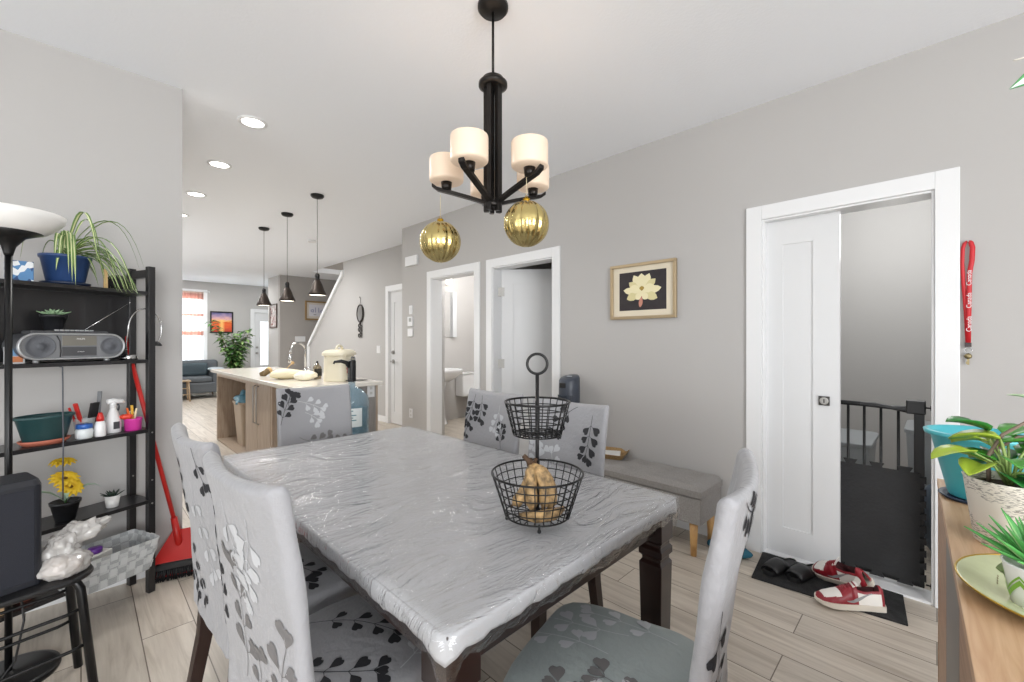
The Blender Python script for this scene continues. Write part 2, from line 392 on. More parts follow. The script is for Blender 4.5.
area('far_daylight', (1.71, 12.98, 1.5), (-pi/2, 0, 0), .8, 1.9, 75, (.95, .98, 1))
# no window here: area light added at the unseen wall to brighten the kitchen
area('kitchen_fill', (-1.18, 8.5, 1.6), (0, -pi/2-.4, 0), 1.4, 3.2, 85, (.95, .98, 1))

# recessed ceiling lights
def downlight(i, x, y):
    t = thing('recessed_light', '', 'ceiling light', (x, y, H), group='recessed ceiling lights')
    m = MB(); m.lathe([(.085, 0), (.085, -.006), (.068, -.010), (.062, -.004), (.062, 0)], 32, cap0=False, cap1=False); m.build('trim_ring', WHITE, parent=t)
    m = MB(); m.lathe([(.062, -.005), (.04, -.007), (.001, -.008)], 32, cap0=False); m.build('lens', mat('lamp_glow', '#ffffff', .5, emis='#fffaf2', es=9), parent=t)
    l = bpy.data.lights.new('downlight_bulb', 'AREA'); l.shape = 'DISK'; l.size = .12; l.energy = 11; l.color = (1, .98, .95)
    o = bpy.data.objects.new('downlight_bulb', l); COL.objects.link(o); o.location = (x, y, H-.012)
    return t
for i, (yy, lb) in enumerate(((3.21, 'round recessed ceiling light closest to the dining table'), (4.17, 'round recessed ceiling light second from the dining table'),
        (5.18, 'round recessed ceiling light third from the dining table'), (6.16, 'round recessed ceiling light farthest from the dining table, at the wall corner'))):
    downlight(i, .80, yy)['label'] = lb
for p in ((2.2, 7.6), (.9, 9.3), (2.2, 11.4)):
    area('living_room_fill', (p[0], p[1], H-.02), (0, 0, 0), .3, .3, 26, (1, .99, .97))  # added fill lights without fixtures, brightening the kitchen and living room
point('bath_bulb', (4.0, 4.6, 2.3), 42, (1, .99, .97), .15)
point('closet_fill', (4.0, .2, 2.2), 30, (1, 1, .98), .3)  # unseen soft light added to brighten the closet walls, no fixture
point('stair_bulb', (4.0, 8.5, 3.6), 15, (1, .97, .93), .1)

vs = SC.view_settings; SC.display_settings.display_device = 'sRGB'
vs.view_transform = 'Standard'; vs.look = 'None'; vs.exposure = .08; vs.gamma = 1; vs.use_curve_mapping = False
SC.cycles.max_bounces = 10; SC.cycles.transparent_max_bounces = 16; SC.cycles.diffuse_bounces = 6
SC.cycles.caustics_reflective = False; SC.cycles.caustics_refractive = False; SC.cycles.sample_clamp_indirect = 6
# ================================================================ DINING SET
FAB = mat('grey_slipcover_fabric', '#98989b', .62, bump=.35, bscale=55, bdet=5, sheen=.2)
FABG = mat('grey_green_slipcover_fabric', '#9aa3a2', .6, bump=.3, bscale=55, bdet=5, sheen=.2)
LDK = mat('charcoal_leaf_print', '#26262a', .7)
LGR = mat('taupe_leaf_print', '#6f6d6d', .7)
LLT = mat('pale_leaf_print', '#bfc1c4', .4)
LEG = mat('espresso_wood', '#2a1a15', .35)
CW, CT = .43, .038          # backrest width and thickness
ZB, ZT = .40, 1.005        # bottom and top of the slipcover back
def back_pt(side, a, s, ph=0.0, off=0.0):
    """a = arc distance from the centre line, s = height with the top edge rolled over"""
    h = CT/2; R = .022
    wf = CW/2-h; sg = 1 if a >= 0 else -1; aa = abs(a)
    if aa <= wf: x = aa; phi = 0
    else: phi = min((aa-wf)/h, pi/2); x = wf+h*sin(phi)
    zt = ZT-.0*x
    zf = zt-h
    if s <= zf: z = s; psi = 0
    else: psi = min((s-zf)/h, pi/2); z = zf+h*sin(psi)
    n = Vector((sg*sin(phi)*cos(psi)+0, side*cos(phi)*cos(psi), sin(psi)))
    hh = h*cos(phi)*cos(psi)
    # slope and curve of the back
    q = max(0, (z-.46)/.55)
    yc = -.215-.085*q**1.25+.026*(x/(CW/2))**2*min(1, q*1.4)
    zz = z+.012*(x/(CW/2))**2*q
    if phi > 0 and psi > 0: xr = wf+h*sin(phi)*(.55+.45*cos(psi))
    else: xr = x
    dsp = .0016*sin(31*z+ph+9*x)+.0012*sin(17*z-23*a*side+2*ph)+.003*sin(6*z+ph*3)*sin(11*a+ph)
    dsp += .003*math.exp(-((z-ZB-.05)/.05)**2)*sin(60*a+ph)
    y = yc+side*hh+dsp*side*cos(phi)*cos(psi)
    p = Vector((sg*xr, y, zz))
    return p+n.normalized()*off if n.length > 0 else p
def leaf_poly(m, f, o, ang, L, Wd, mi, side):
    """pointed at o, broad and notched at the far end; f(a,s) maps to the surface"""
    ca, sa = cos(ang), sin(ang); vs = []
    prof = [(0, .02), (.18, .30), (.38, .66), (.58, .94), (.76, 1.0), (.92, .72), (1.0, .42)]
    for k, (t, w) in enumerate(prof):
        for q in (-1, 0, 1):
            tt = t*L*(1 if q else (1 if k < 5 else .93 if k == 5 else .90))
            a = o[0]+ca*tt-sa*q*w*Wd/2; s_ = o[1]+sa*tt+ca*q*w*Wd/2
            vs.append(f(a, s_))
    fs = []
    for k in range(len(prof)-1):
        for j in (0, 1): fs.append((k*3+j, k*3+j+1, k*3+4+j, k*3+3+j))
    m.cur = mi; m.add(vs, fs, None, False); m.cur = 0
def sprig(m, f, o, ang, L, n, size, mi, bend=.6, r=rnd, lim=None, side=1, branch=True):
    """stem with heart-drop leaves on both sides"""
    x, s_ = o; pts = [(x, s_)]; a = ang; step = L/(n*2)
    for k in range(n*2):
        a += bend/(n*2); x += cos(a)*step; s_ += sin(a)*step; pts.append((x, s_))
        if k % 2 == 1 or k == n*2-1:
            for sg in (-1, 1):
                la = a+sg*(.75+.25*r.random()); ll = size*(.95+.35*r.random())
                st = size*.35
                p0 = (x+cos(la)*st, s_+sin(la)*st)
                tip = (p0[0]+cos(la)*ll, p0[1]+sin(la)*ll)
                if lim and not (lim[0] < tip[0] < lim[1] and lim[2] < tip[1] < lim[3]): continue
                leaf_poly(m, f, p0, la, ll, ll*.78, mi, side)
                stem(m, f, [(x, s_), p0], mi, .0016)
    leaf_poly(m, f, (x, s_), a, size, size*.75, mi, side)
    stem(m, f, pts, mi, .0022)
def stem(m, f, pts, mi, w):
    vs = []; fs = []
    for i, p in enumerate(pts):
        q = pts[min(i+1, len(pts)-1)]; b = pts[max(i-1, 0)]; dx, dy = q[0]-b[0], q[1]-b[1]; l = math.hypot(dx, dy) or 1
        for sg in (-1, 1): vs.append(f(p[0]-dy/l*w/2*sg, p[1]+dx/l*w/2*sg))
    for i in range(len(pts)-1): fs.append((2*i, 2*i+1, 2*i+3, 2*i+2))
    m.cur = mi; m.add(vs, fs, None, False); m.cur = 0
def seat_xy(x, y):
    a, b = .225, .195
    return (abs(x/a)**5+abs((y+.012)/b)**5)**(1/5)
def seat_z(f):
    f = min(f, 1.0)
    return .475+.018*(1-f*f) if f < .9 else .475+.018*(1-.81)-.03*((f-.9)/.1)**2
def make_chair(label, loc, rot, decor_back, decor_seat, ph, tint=0, deep=0, group='slipcovered dining chairs'):
    t = thing('dining_chair', label, 'chair', loc, rot, group)
    # seat cover
    m = MB(); m.smooth = True; rings = []; n = 48
    for f in [.001, .25, .5, .7, .82, .9, .94, .97, 1.0]:
        ring = []
        for i in range(n):
            th = 2*pi*i/n; c, s = cos(th), sin(th)
            k = 1/((abs(c)**5+abs(s)**5)**(1/5))
            ring.append((.225*f*k*c, -.012+.195*f*k*s, seat_z(f)+.0015*sin(9*th+ph)*f))
        rings.append(ring)
    for j, z in enumerate((.43, .40, .365, .345)):
        ring = []
        for i in range(n):
            th = 2*pi*i/n; c, s = cos(th), sin(th); k = 1/((abs(c)**5+abs(s)**5)**(1/5))
            rr = .225*(1.006 if j < 3 else .98)+.0035*j*sin(23*th+ph)*.5
            ring.append((rr*k*c, -.012+rr*k*s*.867, z+.006*sin(5*th+ph)*(j > 1)))
        rings.append(ring)
    m.loft(rings, True, True)
    fs_ = lambda x, y: Vector((max(-.215, min(.215, x)), max(-.2, min(.178, y)), seat_z(seat_xy(max(-.215, min(.215, x)), max(-.2, min(.178, y))))+.0018))
    for (o, ang, L, nn, sz, mi, bend) in decor_seat:
        sprig(m, fs_, o, ang, L, nn, sz, mi, bend, lim=(-.2, .2, -.19, .165))
    if deep: m.v = [(v[0], v[1]+deep*max(0, (v[1]+.1)/.28), v[2]) for v in m.v]
    m.build('seat', [FABG if tint else FAB, LDK, LGR, LLT], parent=t, merge=.00001)
    # backrest cover
    m = MB(); A = CW/2-CT/2+CT/2*pi/2; S1 = ZT-CT/2+CT/2*pi/2
    na, ns = 34, 34
    for side in (1, -1):
        vs = []
        ss = [ZB+(ZT-CT/2-ZB)*j/(ns-8) for j in range(ns-7)]+[ZT-CT/2+(S1-ZT+CT/2)*j/7 for j in range(1, 8)]
        wf = CW/2-CT/2; aa = [-A+(A-wf)*i/6 for i in range(6)]+[-wf+2*wf*i/22 for i in range(23)]+[wf+(A-wf)*i/6 for i in range(1, 7)]
        for s_ in ss:
            for a in aa: vs.append(back_pt(side, a, s_, ph))
        K = len(aa); m.add(vs, [(j*K+i, j*K+i+1, (j+1)*K+i+1, (j+1)*K+i) for j in range(len(ss)-1) for i in range(K-1)], None, True)
        fb = lambda a, s_, side=side: back_pt(side, max(-A, min(A, a)), s_, ph, .0015)
        for (sd, o, ang, L, nn, sz, mi, bend) in decor_back:
            if sd == side: sprig(m, fb, o, ang, L, nn, sz, mi, bend, lim=(-A, A, ZB+.01, S1))
    m.build('backrest', [FAB, LDK, LGR, LLT], parent=t, merge=.0004)
    # legs
    for sx in (-1, 1):
        m = MB()
        def sq(x, y, z, w): return [(x-w, y-w, z), (x+w, y-w, z), (x+w, y+w, z), (x-w, y+w, z)]
        m.loft([sq(sx*.185, .15, .36, .022), sq(sx*.185, .15, .2, .020), sq(sx*.183, .148, 0, .015)], smooth=False)
        m.build('leg', LEG, parent=t, bevel=.002)
        m = MB(); m.loft([sq(sx*.185, -.195, .42, .021), sq(sx*.185, -.205, .28, .021), sq(sx*.185, -.235, .12, .019), sq(sx*.185, -.275, 0, .017)], smooth=False)
        m.build('leg', LEG, parent=t, bevel=.002)
    return t
D, G, P = 1, 2, 3
# A: front chair of the long side by the shelf; its outer back faces the viewer
backA = [(-1, (.10, .93), -1.7, .20, 4, .040, P, -.5), (-1, (-.02, .95), -1.4, .16, 3, .036, P, .4), (-1, (-.06, .50), 1.2, .28, 4, .046, G, .5), (-1, (.12, .46), 1.5, .22, 3, .044, G, -.3), (-1, (.0, .44), 1.2, .14, 2, .04, G, .3),
         (-1, (-.20, .98), -1.75, .20, 4, .034, D, .1), (-1, (-.205, .56), 1.2, .14, 3, .034, D, .4), (1, (-.14, .55), 1.2, .3, 4, .036, D, .4), (1, (.12, .95), -1.6, .2, 4, .035, P, .3), (-1, (.17, .62), -1.5, .2, 3, .03, P, .3)]
seatA = [((-.16, -.05), .9, .26, 4, .036, D, -.6), ((-.05, -.17), .35, .24, 4, .036, D, .5), ((.18, .02), 1.7, .16, 3, .034, P, .4), ((.08, .1), 1.0, .12, 2, .034, P, .4), ((.14, .17), 2.6, .08, 2, .03, G, .3)]
make_chair('grey slipcovered dining chair with taupe leaf sprigs on its outer back, beside the black stool', (.522, 1.122, 0), -pi/2+.09, backA, seatA, .3)
tA = COL.objects[-1]
backB = [(-1, (-.12, .98), -1.5, .20, 4, .036, D, .3), (-1, (.06, .88), -1.5, .26, 4, .036, P, .4), (-1, (-.1, .70), -1.4, .22, 4, .034, D, .3), (-1, (-.19, .56), -1.2, .12, 3, .032, D, .4), (1, (.1, .95), -1.6, .2, 4, .035, D, .3), (-1, (.14, .99), -1.5, .1, 2, .032, D, .3), (-1, (0, 1.0), 1.2, .05, 2, .03, D, .3)]
seatB = [((-.17, -.1), .8, .3, 5, .036, D, -.5), ((0, -.16), .7, .22, 4, .036, D, .4), ((.1, .1), 1.2, .12, 2, .034, P, .3)]
make_chair('grey slipcovered dining chair with black sprigs over its top edge, beside the red dustpan', (.515, 1.63, 0), -pi/2+.04, backB, seatB, 1.4)
# C: head of the table by the kitchen
backC = [(1, (.20, .80), 1.75, .17, 4, .036, D, .35), (1, (.15, .90), 1.2, .06, 2, .036, D, .8), (1, (.10, .93), 0.2+pi, .14, 3, .036, P, .3), (1, (.06, .86), .4+pi, .08, 2, .034, P, .3), (1, (.10, .72), pi+.75, .17, 3, .036, G, -1.0), (1, (-.06, .66), pi-.2, .12, 3, .03, G, .3)]
make_chair('grey slipcovered dining chair at the kitchen end of the table, before the water jug', (.998, 2.45, 0), pi-.06, backC, [((.05, .1), 1, .2, 3, .034, D, .4)], 2.2)
# D and E: long side along the doors
backD = [(1, (.15, .98), -1.5, .15, 4, .034, D, .4), (1, (.10, .98), -1.8, .12, 3, .034, D, .4), (1, (-.05, .94), -1.6, .12, 3, .032, P, .3), (1, (-.10, .72), 1.2, .1, 3, .032, D, .4), (1, (.17, .86), -1.5, .1, 2, .03, D, .3), (1, (.14, .7), -1.2, .1, 2, .03, P, .3)]
make_chair('grey slipcovered dining chair with black sprigs, standing before the bathroom doorway', (1.345, 1.74, 0), pi/2, backD, [((.05, .1), 1, .2, 3, .034, D, .4)], 3.1)
backE = [(1, (-.05, .99), -.3, .16, 3, .036, D, -.9), (1, (-.14, .96), -1.6, .17, 4, .036, D, .25), (1, (.12, .68), 1.1, .20, 4, .038, P, -.3), (1, (.0, .62), .9, .16, 3, .036, P, .4), (1, (.15, .9), -1.6, .12, 3, .032, P, .3)]
make_chair('grey slipcovered dining chair directly behind the wire fruit basket, near the upholstered bench', (1.325, 1.215, 0), pi/2, backE, [((.05, .1), 1, .2, 3, .034, D, .4)], 4.4)
# F: head of the table by the viewer
backF = [(1, (.14, .95), -1.6, .22, 4, .036, P, .3), (-1, (.18, .97), -1.5, .2, 4, .036, D, .3), (-1, (-.05, .99), -1.2, .2, 4, .036, D, .3), (-1, (-.16, .99), -.6, .1, 3, .034, D, .3), (1, (.2, .60), 1.6, .08, 2, .034, D, .3), (1, (-.12, .985), 1.1, .05, 2, .032, D, .5), (-1, (-.2, .8), -1.4, .2, 3, .036, D, .3)]
seatF = [((.10, -.02), 2.0, .26, 4, .036, P, -.7), ((.0, .0), 1.3, .20, 3, .036, P, .6), ((-.06, -.14), 1.9, .22, 4, .036, P, .5), ((.14, -.12), 1.3, .2, 3, .034, P, .4), ((-.19, -.10), 1.15, .16, 3, .036, G, .3), ((-.14, -.18), .9, .18, 3, .036, G, .5)]
make_chair('slipcovered dining chair with grey-green seat at the sideboard end of the table', (.953, .575, 0), .22, backF, seatF, 5.2, tint=1, deep=.06)

# table ----------------------------------------------------------------
TX, TY, TR = .942, 1.472, 0.0
DARKW = mat('dark_mahogany', '#200f0b', .3, coat=.3, var=.3, vscale=12, stretch=(1, 1, .1))
t = thing('dining_table', 'long dark mahogany dining table with square turned legs under grey cover', 'table', (TX, TY, 0), TR)
TW, TL, TZ = .955, 1.69, .760
m = MB(); m.box(-TW/2, TW/2, -TL/2, TL/2, TZ-.03, TZ); m.build('tabletop', DARKW, parent=t, bevel=.004)
m = MB()
for sx in (-1, 1): m.box(sx*.435-.011, sx*.435+.011, -TL/2+.06, TL/2-.06, TZ-.11, TZ-.03)
for sy in (-1, 1): m.box(-.424, .424, sy*.80-.011, sy*.80+.011, TZ-.11, TZ-.03)
m.build('apron', DARKW, parent=t, bevel=.002)
def sqr(x, y, z, w): return [(x-w, y-w, z), (x+w, y-w, z), (x+w, y+w, z), (x-w, y+w, z)]
for sx in (-1, 1):
    for sy in (-1, 1):
        m = MB(); x, y = sx*.43, sy*.795
        m.loft([sqr(x, y, z, w) for z, w in ((0, .028), (.03, .030), (.55, .040), (.56, .033), (.57, .033), (.58, .041), (.60, .041), (.61, .034), (.62, .034), (.63, .042), (TZ-.03, .042))], smooth=False)
        m.build('leg', DARKW, parent=t, bevel=.002)
# grey cloth ------------------------------------------------------------
CLOTH = mat('grey_table_cloth', '#b4b5b8', .7, bump=.15, bscale=200)
def cover(W2, L2, z0, drop, ph, amp, nu=70, tuck=0.0, zn=0.0, lip=.012):
    m = MB(); rings = []
    def peri(w, l, r, n):
        # evenly spread rounded rectangle
        base = rrect(2*w, 2*l, r, 6); out = []
        per = [0]
        for i in range(len(base)):
            a, b = base[i], base[(i+1) % len(base)]; per.append(per[-1]+math.hypot(b[0]-a[0], b[1]-a[1]))
        for k in range(n):
            d = per[-1]*k/n; i = max(j for j in range(len(base)) if per[j] <= d); f = (d-per[i])/(per[i+1]-per[i]+1e-9)
            a, b = base[i], base[(i+1) % len(base)]; out.append((a[0]+(b[0]-a[0])*f, a[1]+(b[1]-a[1])*f, d))
        return out
    n = 260
    P0 = peri(W2, L2, .03, n)
    # top grid
    nx, ny = 46, 80
    vs = []
    for j in range(ny+1):
        for i in range(nx+1):
            x, y = -W2+.004+(2*W2-.008)*i/nx, -L2+.004+(2*L2-.008)*j/ny
            e = min(1, (W2-abs(x))/.05, (L2-abs(y))/.05); e = max(0, e)
            z = z0+zn*e*(.5+.5*sin(7*x+3*y+1.3*sin(5*y+ph)+ph))*abs(sin(4.1*y-6*x+2*sin(3*x)))
            vs.append((x, y, z))
    m.add(vs, [(j*(nx+1)+i, j*(nx+1)+i+1, (j+1)*(nx+1)+i+1, (j+1)*(nx+1)+i) for j in range(ny) for i in range(nx)], None, True)
    for k in range(6):
        f = k/5; ring = []
        for (x, y, d) in P0:
            cx = abs(x)/W2; cy = abs(y)/L2; corner = max(0, min(cx, cy)-.93)/.07
            w = sin(d*47+ph+2*sin(d*9))*.6+sin(d*113+ph)*.4
            o = f**1.5*(amp*w)+lip*min(1, f*3)-tuck*f*f
            q = 1+o/max(abs(x), abs(y))
            nxn, nyn = (x/W2)**9, (y/L2)**9; l = math.hypot(nxn, nyn) or 1
            zz = z0-drop*f*(1+.9*corner)-(.0035*w)*f
            ring.append((x+o*nxn/l, y+o*nyn/l, zz))
        rings.append(ring)
    inner = [(x*.985, y*.99, z0) for x, y, d in P0]
    m.loft([inner]+rings, False, False)
    return m
m = cover(TW/2+.006, TL/2+.006, TZ+.0035, .036, 0, .002, zn=.0006, lip=.004)
o = m.build('tablecloth', CLOTH, loc=(TX, TY, 0), rot=TR, solid=.002); tag(o, 'plain light grey cloth covering the dining table top', 'tablecloth')
FILM = film_mat('clear_vinyl', .8, .985, .95)
m = cover(TW/2+.014, TL/2+.014, TZ+.0075, .070, 1.7, .004, tuck=.020, zn=.003, lip=.007)
o = m.build('plastic_table_cover', FILM, loc=(TX, TY, 0), rot=TR, solid=0); tag(o, 'clear crinkled plastic sheet stretched over the grey tablecloth', 'table cover')
ZTOP = TZ+.012

# two-tier wire basket ---------------------------------------------------
t = thing('fruit_basket_stand', 'black two-tier wire fruit basket stand with ring handle on the dining table', 'basket stand', (.936, .826, ZTOP))
def wire_basket(name, r0, r1, z0, z1, nv, nh, bottom=True):
    m = MB()
    m.ring((0, 0, z1), r1, .0032, 48, 8)
    for k in range(nh):
        f = k/nh; m.ring((0, 0, z0+(z1-z0)*f), r0+(r1-r0)*f, .0017 if k else .0024, 40, 6)
    for i in range(nv):
        a = 2*pi*i/nv; m.tube([(r0*cos(a), r0*sin(a), z0), (r1*cos(a), r1*sin(a), z1)], .0016, 6)
    m.ring((0, 0, z0), r0*.35, .0017, 24, 6); m.ring((0, 0, z0), r0*.7, .0017, 32, 6)
    for i in range(10):
        a = pi*i/10; m.tube([(r0*cos(a), r0*sin(a), z0), (-r0*cos(a), -r0*sin(a), z0)], .0014, 6)
    m.build(name, BLKM, parent=t)
wire_basket('lower_basket', .094, .132, .022, .140, 28, 5)
wire_basket('upper_basket', .070, .094, .252, .345, 24, 5)
m = MB(); m.cyl((0, 0, .008), (0, 0, .425), .0055, n=14); m.lathe([(.009, 0), (.009, .012), (.006, .016)], 14, (0, 0, .022)); m.lathe([(.009, 0), (.009, .012), (.006, .016)], 14, (0, 0, .246)); m.sphere((0, 0, .008), .007)
m.build('pole', BLKM, parent=t)
m = MB(); m.ring((0, 0, .455), .029, .0042, 40, 10, 'y'); m.build('ring_handle', BLKM, parent=t, rot=-radians(45))
for i in range(4):
    a = pi/4+pi/2*i; m = MB(); m.cyl((.088*cos(a), .088*sin(a), .024), (.088*cos(a), .088*sin(a), .0055), .003, n=8); m.sphere((.088*cos(a), .088*sin(a), .006), .0058, 10, 8); m.build('foot', BLKM, parent=t)
# bananas
BAN = mat('spotted_banana_skin', '#9c8058', .65, var=.75, vscale=55, bump=.1)
BANS = mat('brown_banana_tip', '#4a3420', .7)
ru = Vector((.7046, -.7096, 0)); fu = Vector((.7096, .7046, 0))
tb = thing('banana_bunch', 'bunch of brown-spotted overripe bananas standing in the lower wire basket', 'bananas', (.936, .826, ZTOP+.024))
def banana(parent, P, r=.017):
    m = MB(); N_ = 14; pts = []; rad = []
    for i in range(N_+1):
        f = i/N_; a, b, c_ = P
        p = (1-f)**2*a+2*f*(1-f)*b+f*f*c_
        pts.append(p); rad.append(r*max(.18, min(1, (f+.02)*5))*min(1, max(.2, (1.03-f)*6)))
    m.tube(pts, rad, 7); m.build('banana', BAN, parent=parent)
    m = MB(); m.tube([pts[-1], pts[-1]+(pts[-1]-pts[-2]).normalized()*.008], [.004, .003], 6); m.build('banana_tip', BANS, parent=parent)
    m = MB(); m.tube([pts[0], pts[0]+(pts[0]-pts[1]).normalized()*.014], [.005, .006], 6); m.build('banana_stem', BANS, parent=parent)
crown = -.02*ru-.01*fu+Vector((0, 0, .145))
for k, (e, b) in enumerate(((-.012, -.02), (.018, .035), (.035, .058), (-.03, -.055))):
    end = (e-.005)*ru+(-.052+.008*k)*fu+Vector((0, 0, .022+.004*(k % 2)))
    mid = (b)*ru+(-.050+.004*k)*fu+Vector((0, 0, .095))
    if k == 3: end = -.070*ru-.02*fu+Vector((0, 0, .028)); mid = -.035*ru-.04*fu+Vector((0, 0, .06))
    banana(tb, [crown+.004*k*ru, mid, end])
m = MB(); m.tube([crown+Vector((0, 0, -.008)), crown+Vector((0, 0, .008))-.006*ru, crown+Vector((0, 0, .022))-.02*ru], [.010, .008, .007], 7); m.build('stalk', BANS, parent=tb)
o = MB(); o.tube([(-.055*ru-.06*fu)+Vector((0, 0, .016)), -.01*ru-.073*fu+Vector((0, 0, .015)), .04*ru-.06*fu+Vector((0, 0, .017)), .072*ru-.03*fu+Vector((0, 0, .022))], [.006, .017, .017, .007], 8)
o = o.build('loose_banana', BAN, loc=(.936, .826, ZTOP+.024)); tag(o, 'single spotted banana lying along the rim inside the lower wire basket', 'banana')

# chandelier ---------------------------------------------------------------
cx, cy = 1.253, 1.36
t = thing('chandelier', 'dark bronze five-arm chandelier with white drum glass shades above the table', 'chandelier', (cx, cy, 0))
m = MB(); m.lathe([(.0, 2.74), (.066, 2.74), (.066, 2.725), (.055, 2.712), (.012, 2.708), (.0, 2.70)][1:-1], 32); m.build('canopy', BRONZE, parent=t)
m = MB(); m.cyl((0, 0, 2.40), (0, 0, 2.71), .0055); m.build('rod', BRONZE, parent=t)
m = MB(); m.lathe([(.048, 2.385), (.062, 2.39), (.062, 2.405), (.050, 2.412), (.045, 2.425), (.012, 2.43)], 32)
m.build('collar', BRONZE, parent=t)
m = MB(); m.lathe([(.03, 1.865), (.036, 1.875), (.036, 1.885), (.02, 1.90)], 24); m.build('hub', BRONZE, parent=t)
for k in range(5):
    a = radians(30+72*k)-radians(45.2)+0   # world angle: right axis is -45.2 deg from x
    ex, ey = cos(a), sin(a); M_ = Matrix.Rotation(a, 4, 'Z')
    m = MB(); m.box(.018, .040, -.010, .010, 1.85, 2.40, M_); m.build('column_bar', BRONZE, parent=t, bevel=.002)
    m = MB(); 
    pts = [(.02, 1.885), (.10, 1.913), (.19, 1.941), (.225, 1.951), (.245, 1.957), (.268, 1.974)]
    m.loft([[(x, -.013, z-.008), (x, .013, z-.008), (x, .013, z+.008), (x, -.013, z+.008)] for x, z in pts], smooth=False, M=M_)
    am = m.build('arm', BRONZE, parent=t, bevel=.002)
    R = .205
    m = MB(); m.cyl((R*ex, R*ey, 1.95), (R*ex, R*ey, 1.985), .020, .024, 20); m.build('lamp_socket', BRONZE, parent=t)
    m = MB(); m.lathe([(.02, 1.985), (.068, 1.986), (.073, 1.991), (.074, 1.998), (.074, 2.082), (.0725, 2.088), (.069, 2.089), (.067, 2.086), (.068, 2.07), (.068, 2.0), (.062, 1.992), (.02, 1.991)], 36, (R*ex, R*ey, 0), cap0=True, cap1=True)
    m.build('lamp_shade', mat('opal_glass_lit', '#dccbb8', .35, emis='#ffd9b4', es=.20), parent=t)
    point('chandelier_bulb', (cx+R*ex, cy+R*ey, 2.06), .5, (1, .9, .78), .03)
GOLD = mat('gold_foil', '#cbb87c', .18, metal=1, bump=.15, bscale=90)
GOLD2 = mat('matte_gold', '#b08a2c', .5, metal=1)
for (x, y, z, zt_, lb, u) in ((*((1.88*.7096+-.315*.7046), (1.88*.7046+.315*.7096)), 1.728, 1.935, 'ribbed gold ball ornament hanging over the table, smaller-looking one beside the bathroom doorway', .090),
                          (*((1.69*.7096+.057*.7046), (1.69*.7046-.057*.7096)), 1.755, 1.94, 'ribbed gold ball ornament hanging in front of the ajar white door frame', .090)):
    t = thing('ball_ornament', lb, 'ornament', (x, y, z), 0, 'gold ball ornaments')
    m = MB()
    m.sphere((0, 0, 0), u, 96, 24, fn=lambda th, ph: 1-.055*(abs(sin(th*7))**.5 < .55)*cos(ph)-.02*(1-abs(sin(th*7))))
    m.build('ball', GOLD, parent=t)
    m = MB(); m.lathe([(.014, u-.004), (.014, u+.010), (.006, u+.012)], 16); m.ring((0, 0, u+.016), .006, .0012, 16, 6, 'y'); m.build('cap', GOLD2, parent=t)
    m = MB(); m.cyl((0, 0, u+.02), (0, 0, zt_-z), .0012, n=6); m.build('string', mat('gold_thread', '#d8cba8', .5), parent=t)
# ================================================================ BLACK SHELF AND WHAT IT CARRIES
UA = radians(22); UO = Vector((.272, 2.872, 0))
UT = Vector((-cos(UA), -sin(UA), 0)); UN = Vector((-sin(UA), cos(UA), 0))
def up(t, s, z=0): p = UO+UT*t+UN*s; return (p.x, p.y, z)
US = UA  # local x = -UT direction
Z1, Z2, Z3, Z4, Z5 = 1.545, 1.198, .842, .478, .178
SHB = mat('black_ash_board', '#1c1b1d', .35, coat=.2, bump=.05, bscale=90)
t = thing('ladder_shelf', 'black open five-tier shelf unit with screwed posts against the grey wall', 'shelf unit', tuple(UO), UA)
# local frame: x = -t, y = s
def lb(m, t0, t1, s0, s1, z0, z1): return m.box(-t1, -t0, s0, s1, z0, z1)
for tt in (0, .80):
    for s0 in (0, .17):
        m = MB(); lb(m, tt, tt+.03, s0, s0+.03, 0, 1.675); 
        m.build('post', SHB, parent=t, bevel=.0015)
        for zz in (Z3-.02, Z4-.02, Z4+.10, Z5-.02):
            m = MB(); m.cyl((-tt-.015, s0-.0015, zz), (-tt-.015, s0+.002, zz), .004, n=12); m.build('screw', STEEL, parent=t)
for i, z in enumerate((Z1, Z2, Z3, Z4, Z5)):
    m = MB(); lb(m, .0305, .7995, .002, .198, z-.018, z); m.build('shelf_board', SHB, parent=t, bevel=.0015)
    for tt in (.004, .804):
        m = MB(); lb(m, tt, tt+.022, .0305, .1695, z-.016, z-.002); m.build('side_rail', SHB, parent=t)
for tt in (.004, .804):
    m = MB(); lb(m, tt, tt+.022, .0305, .1695, 1.62, 1.66); m.build('side_rail', SHB, parent=t, bevel=.001)
m = MB(); lb(m, .031, .799, .186, .196, Z2+.001, Z1-.019); m.build('back_panel', SHB, parent=t)

def pot(name, label, cat, loc, r0, r1, h, col, extra=None, soil=True, lip=True, group=None, rough=.4):
    t = thing(name, label, cat, loc, group=group)
    m = MB()
    prof = [(r0*.92, 0), (r0, .004), (r1, h-.012 if lip else h)]
    if lip: prof += [(r1*1.06, h-.012), (r1*1.08, h)]
    prof += [(r1*.96, h), (r1*.93, h-.02), (r1*.9, h-.022)]
    m.lathe(prof, 36, cap1=False); m.build('pot', col, parent=t)
    if soil:
        m = MB(); m.lathe([(r1*.92, h-.022), (r1*.5, h-.016), (.001, h-.014)], 24, cap0=False); m.build('soil', mat('potting_soil', '#3a2c22', .95, bump=1, bscale=120), parent=t)
    return t
GL = mat('spider_leaf_green', '#6f8f4e', .45); GY = mat('spider_leaf_cream', '#dfe3ae', .45); GD = mat('dark_leaf_green', '#3d6b34', .4); GM = mat('succulent_green', '#8fae88', .5)
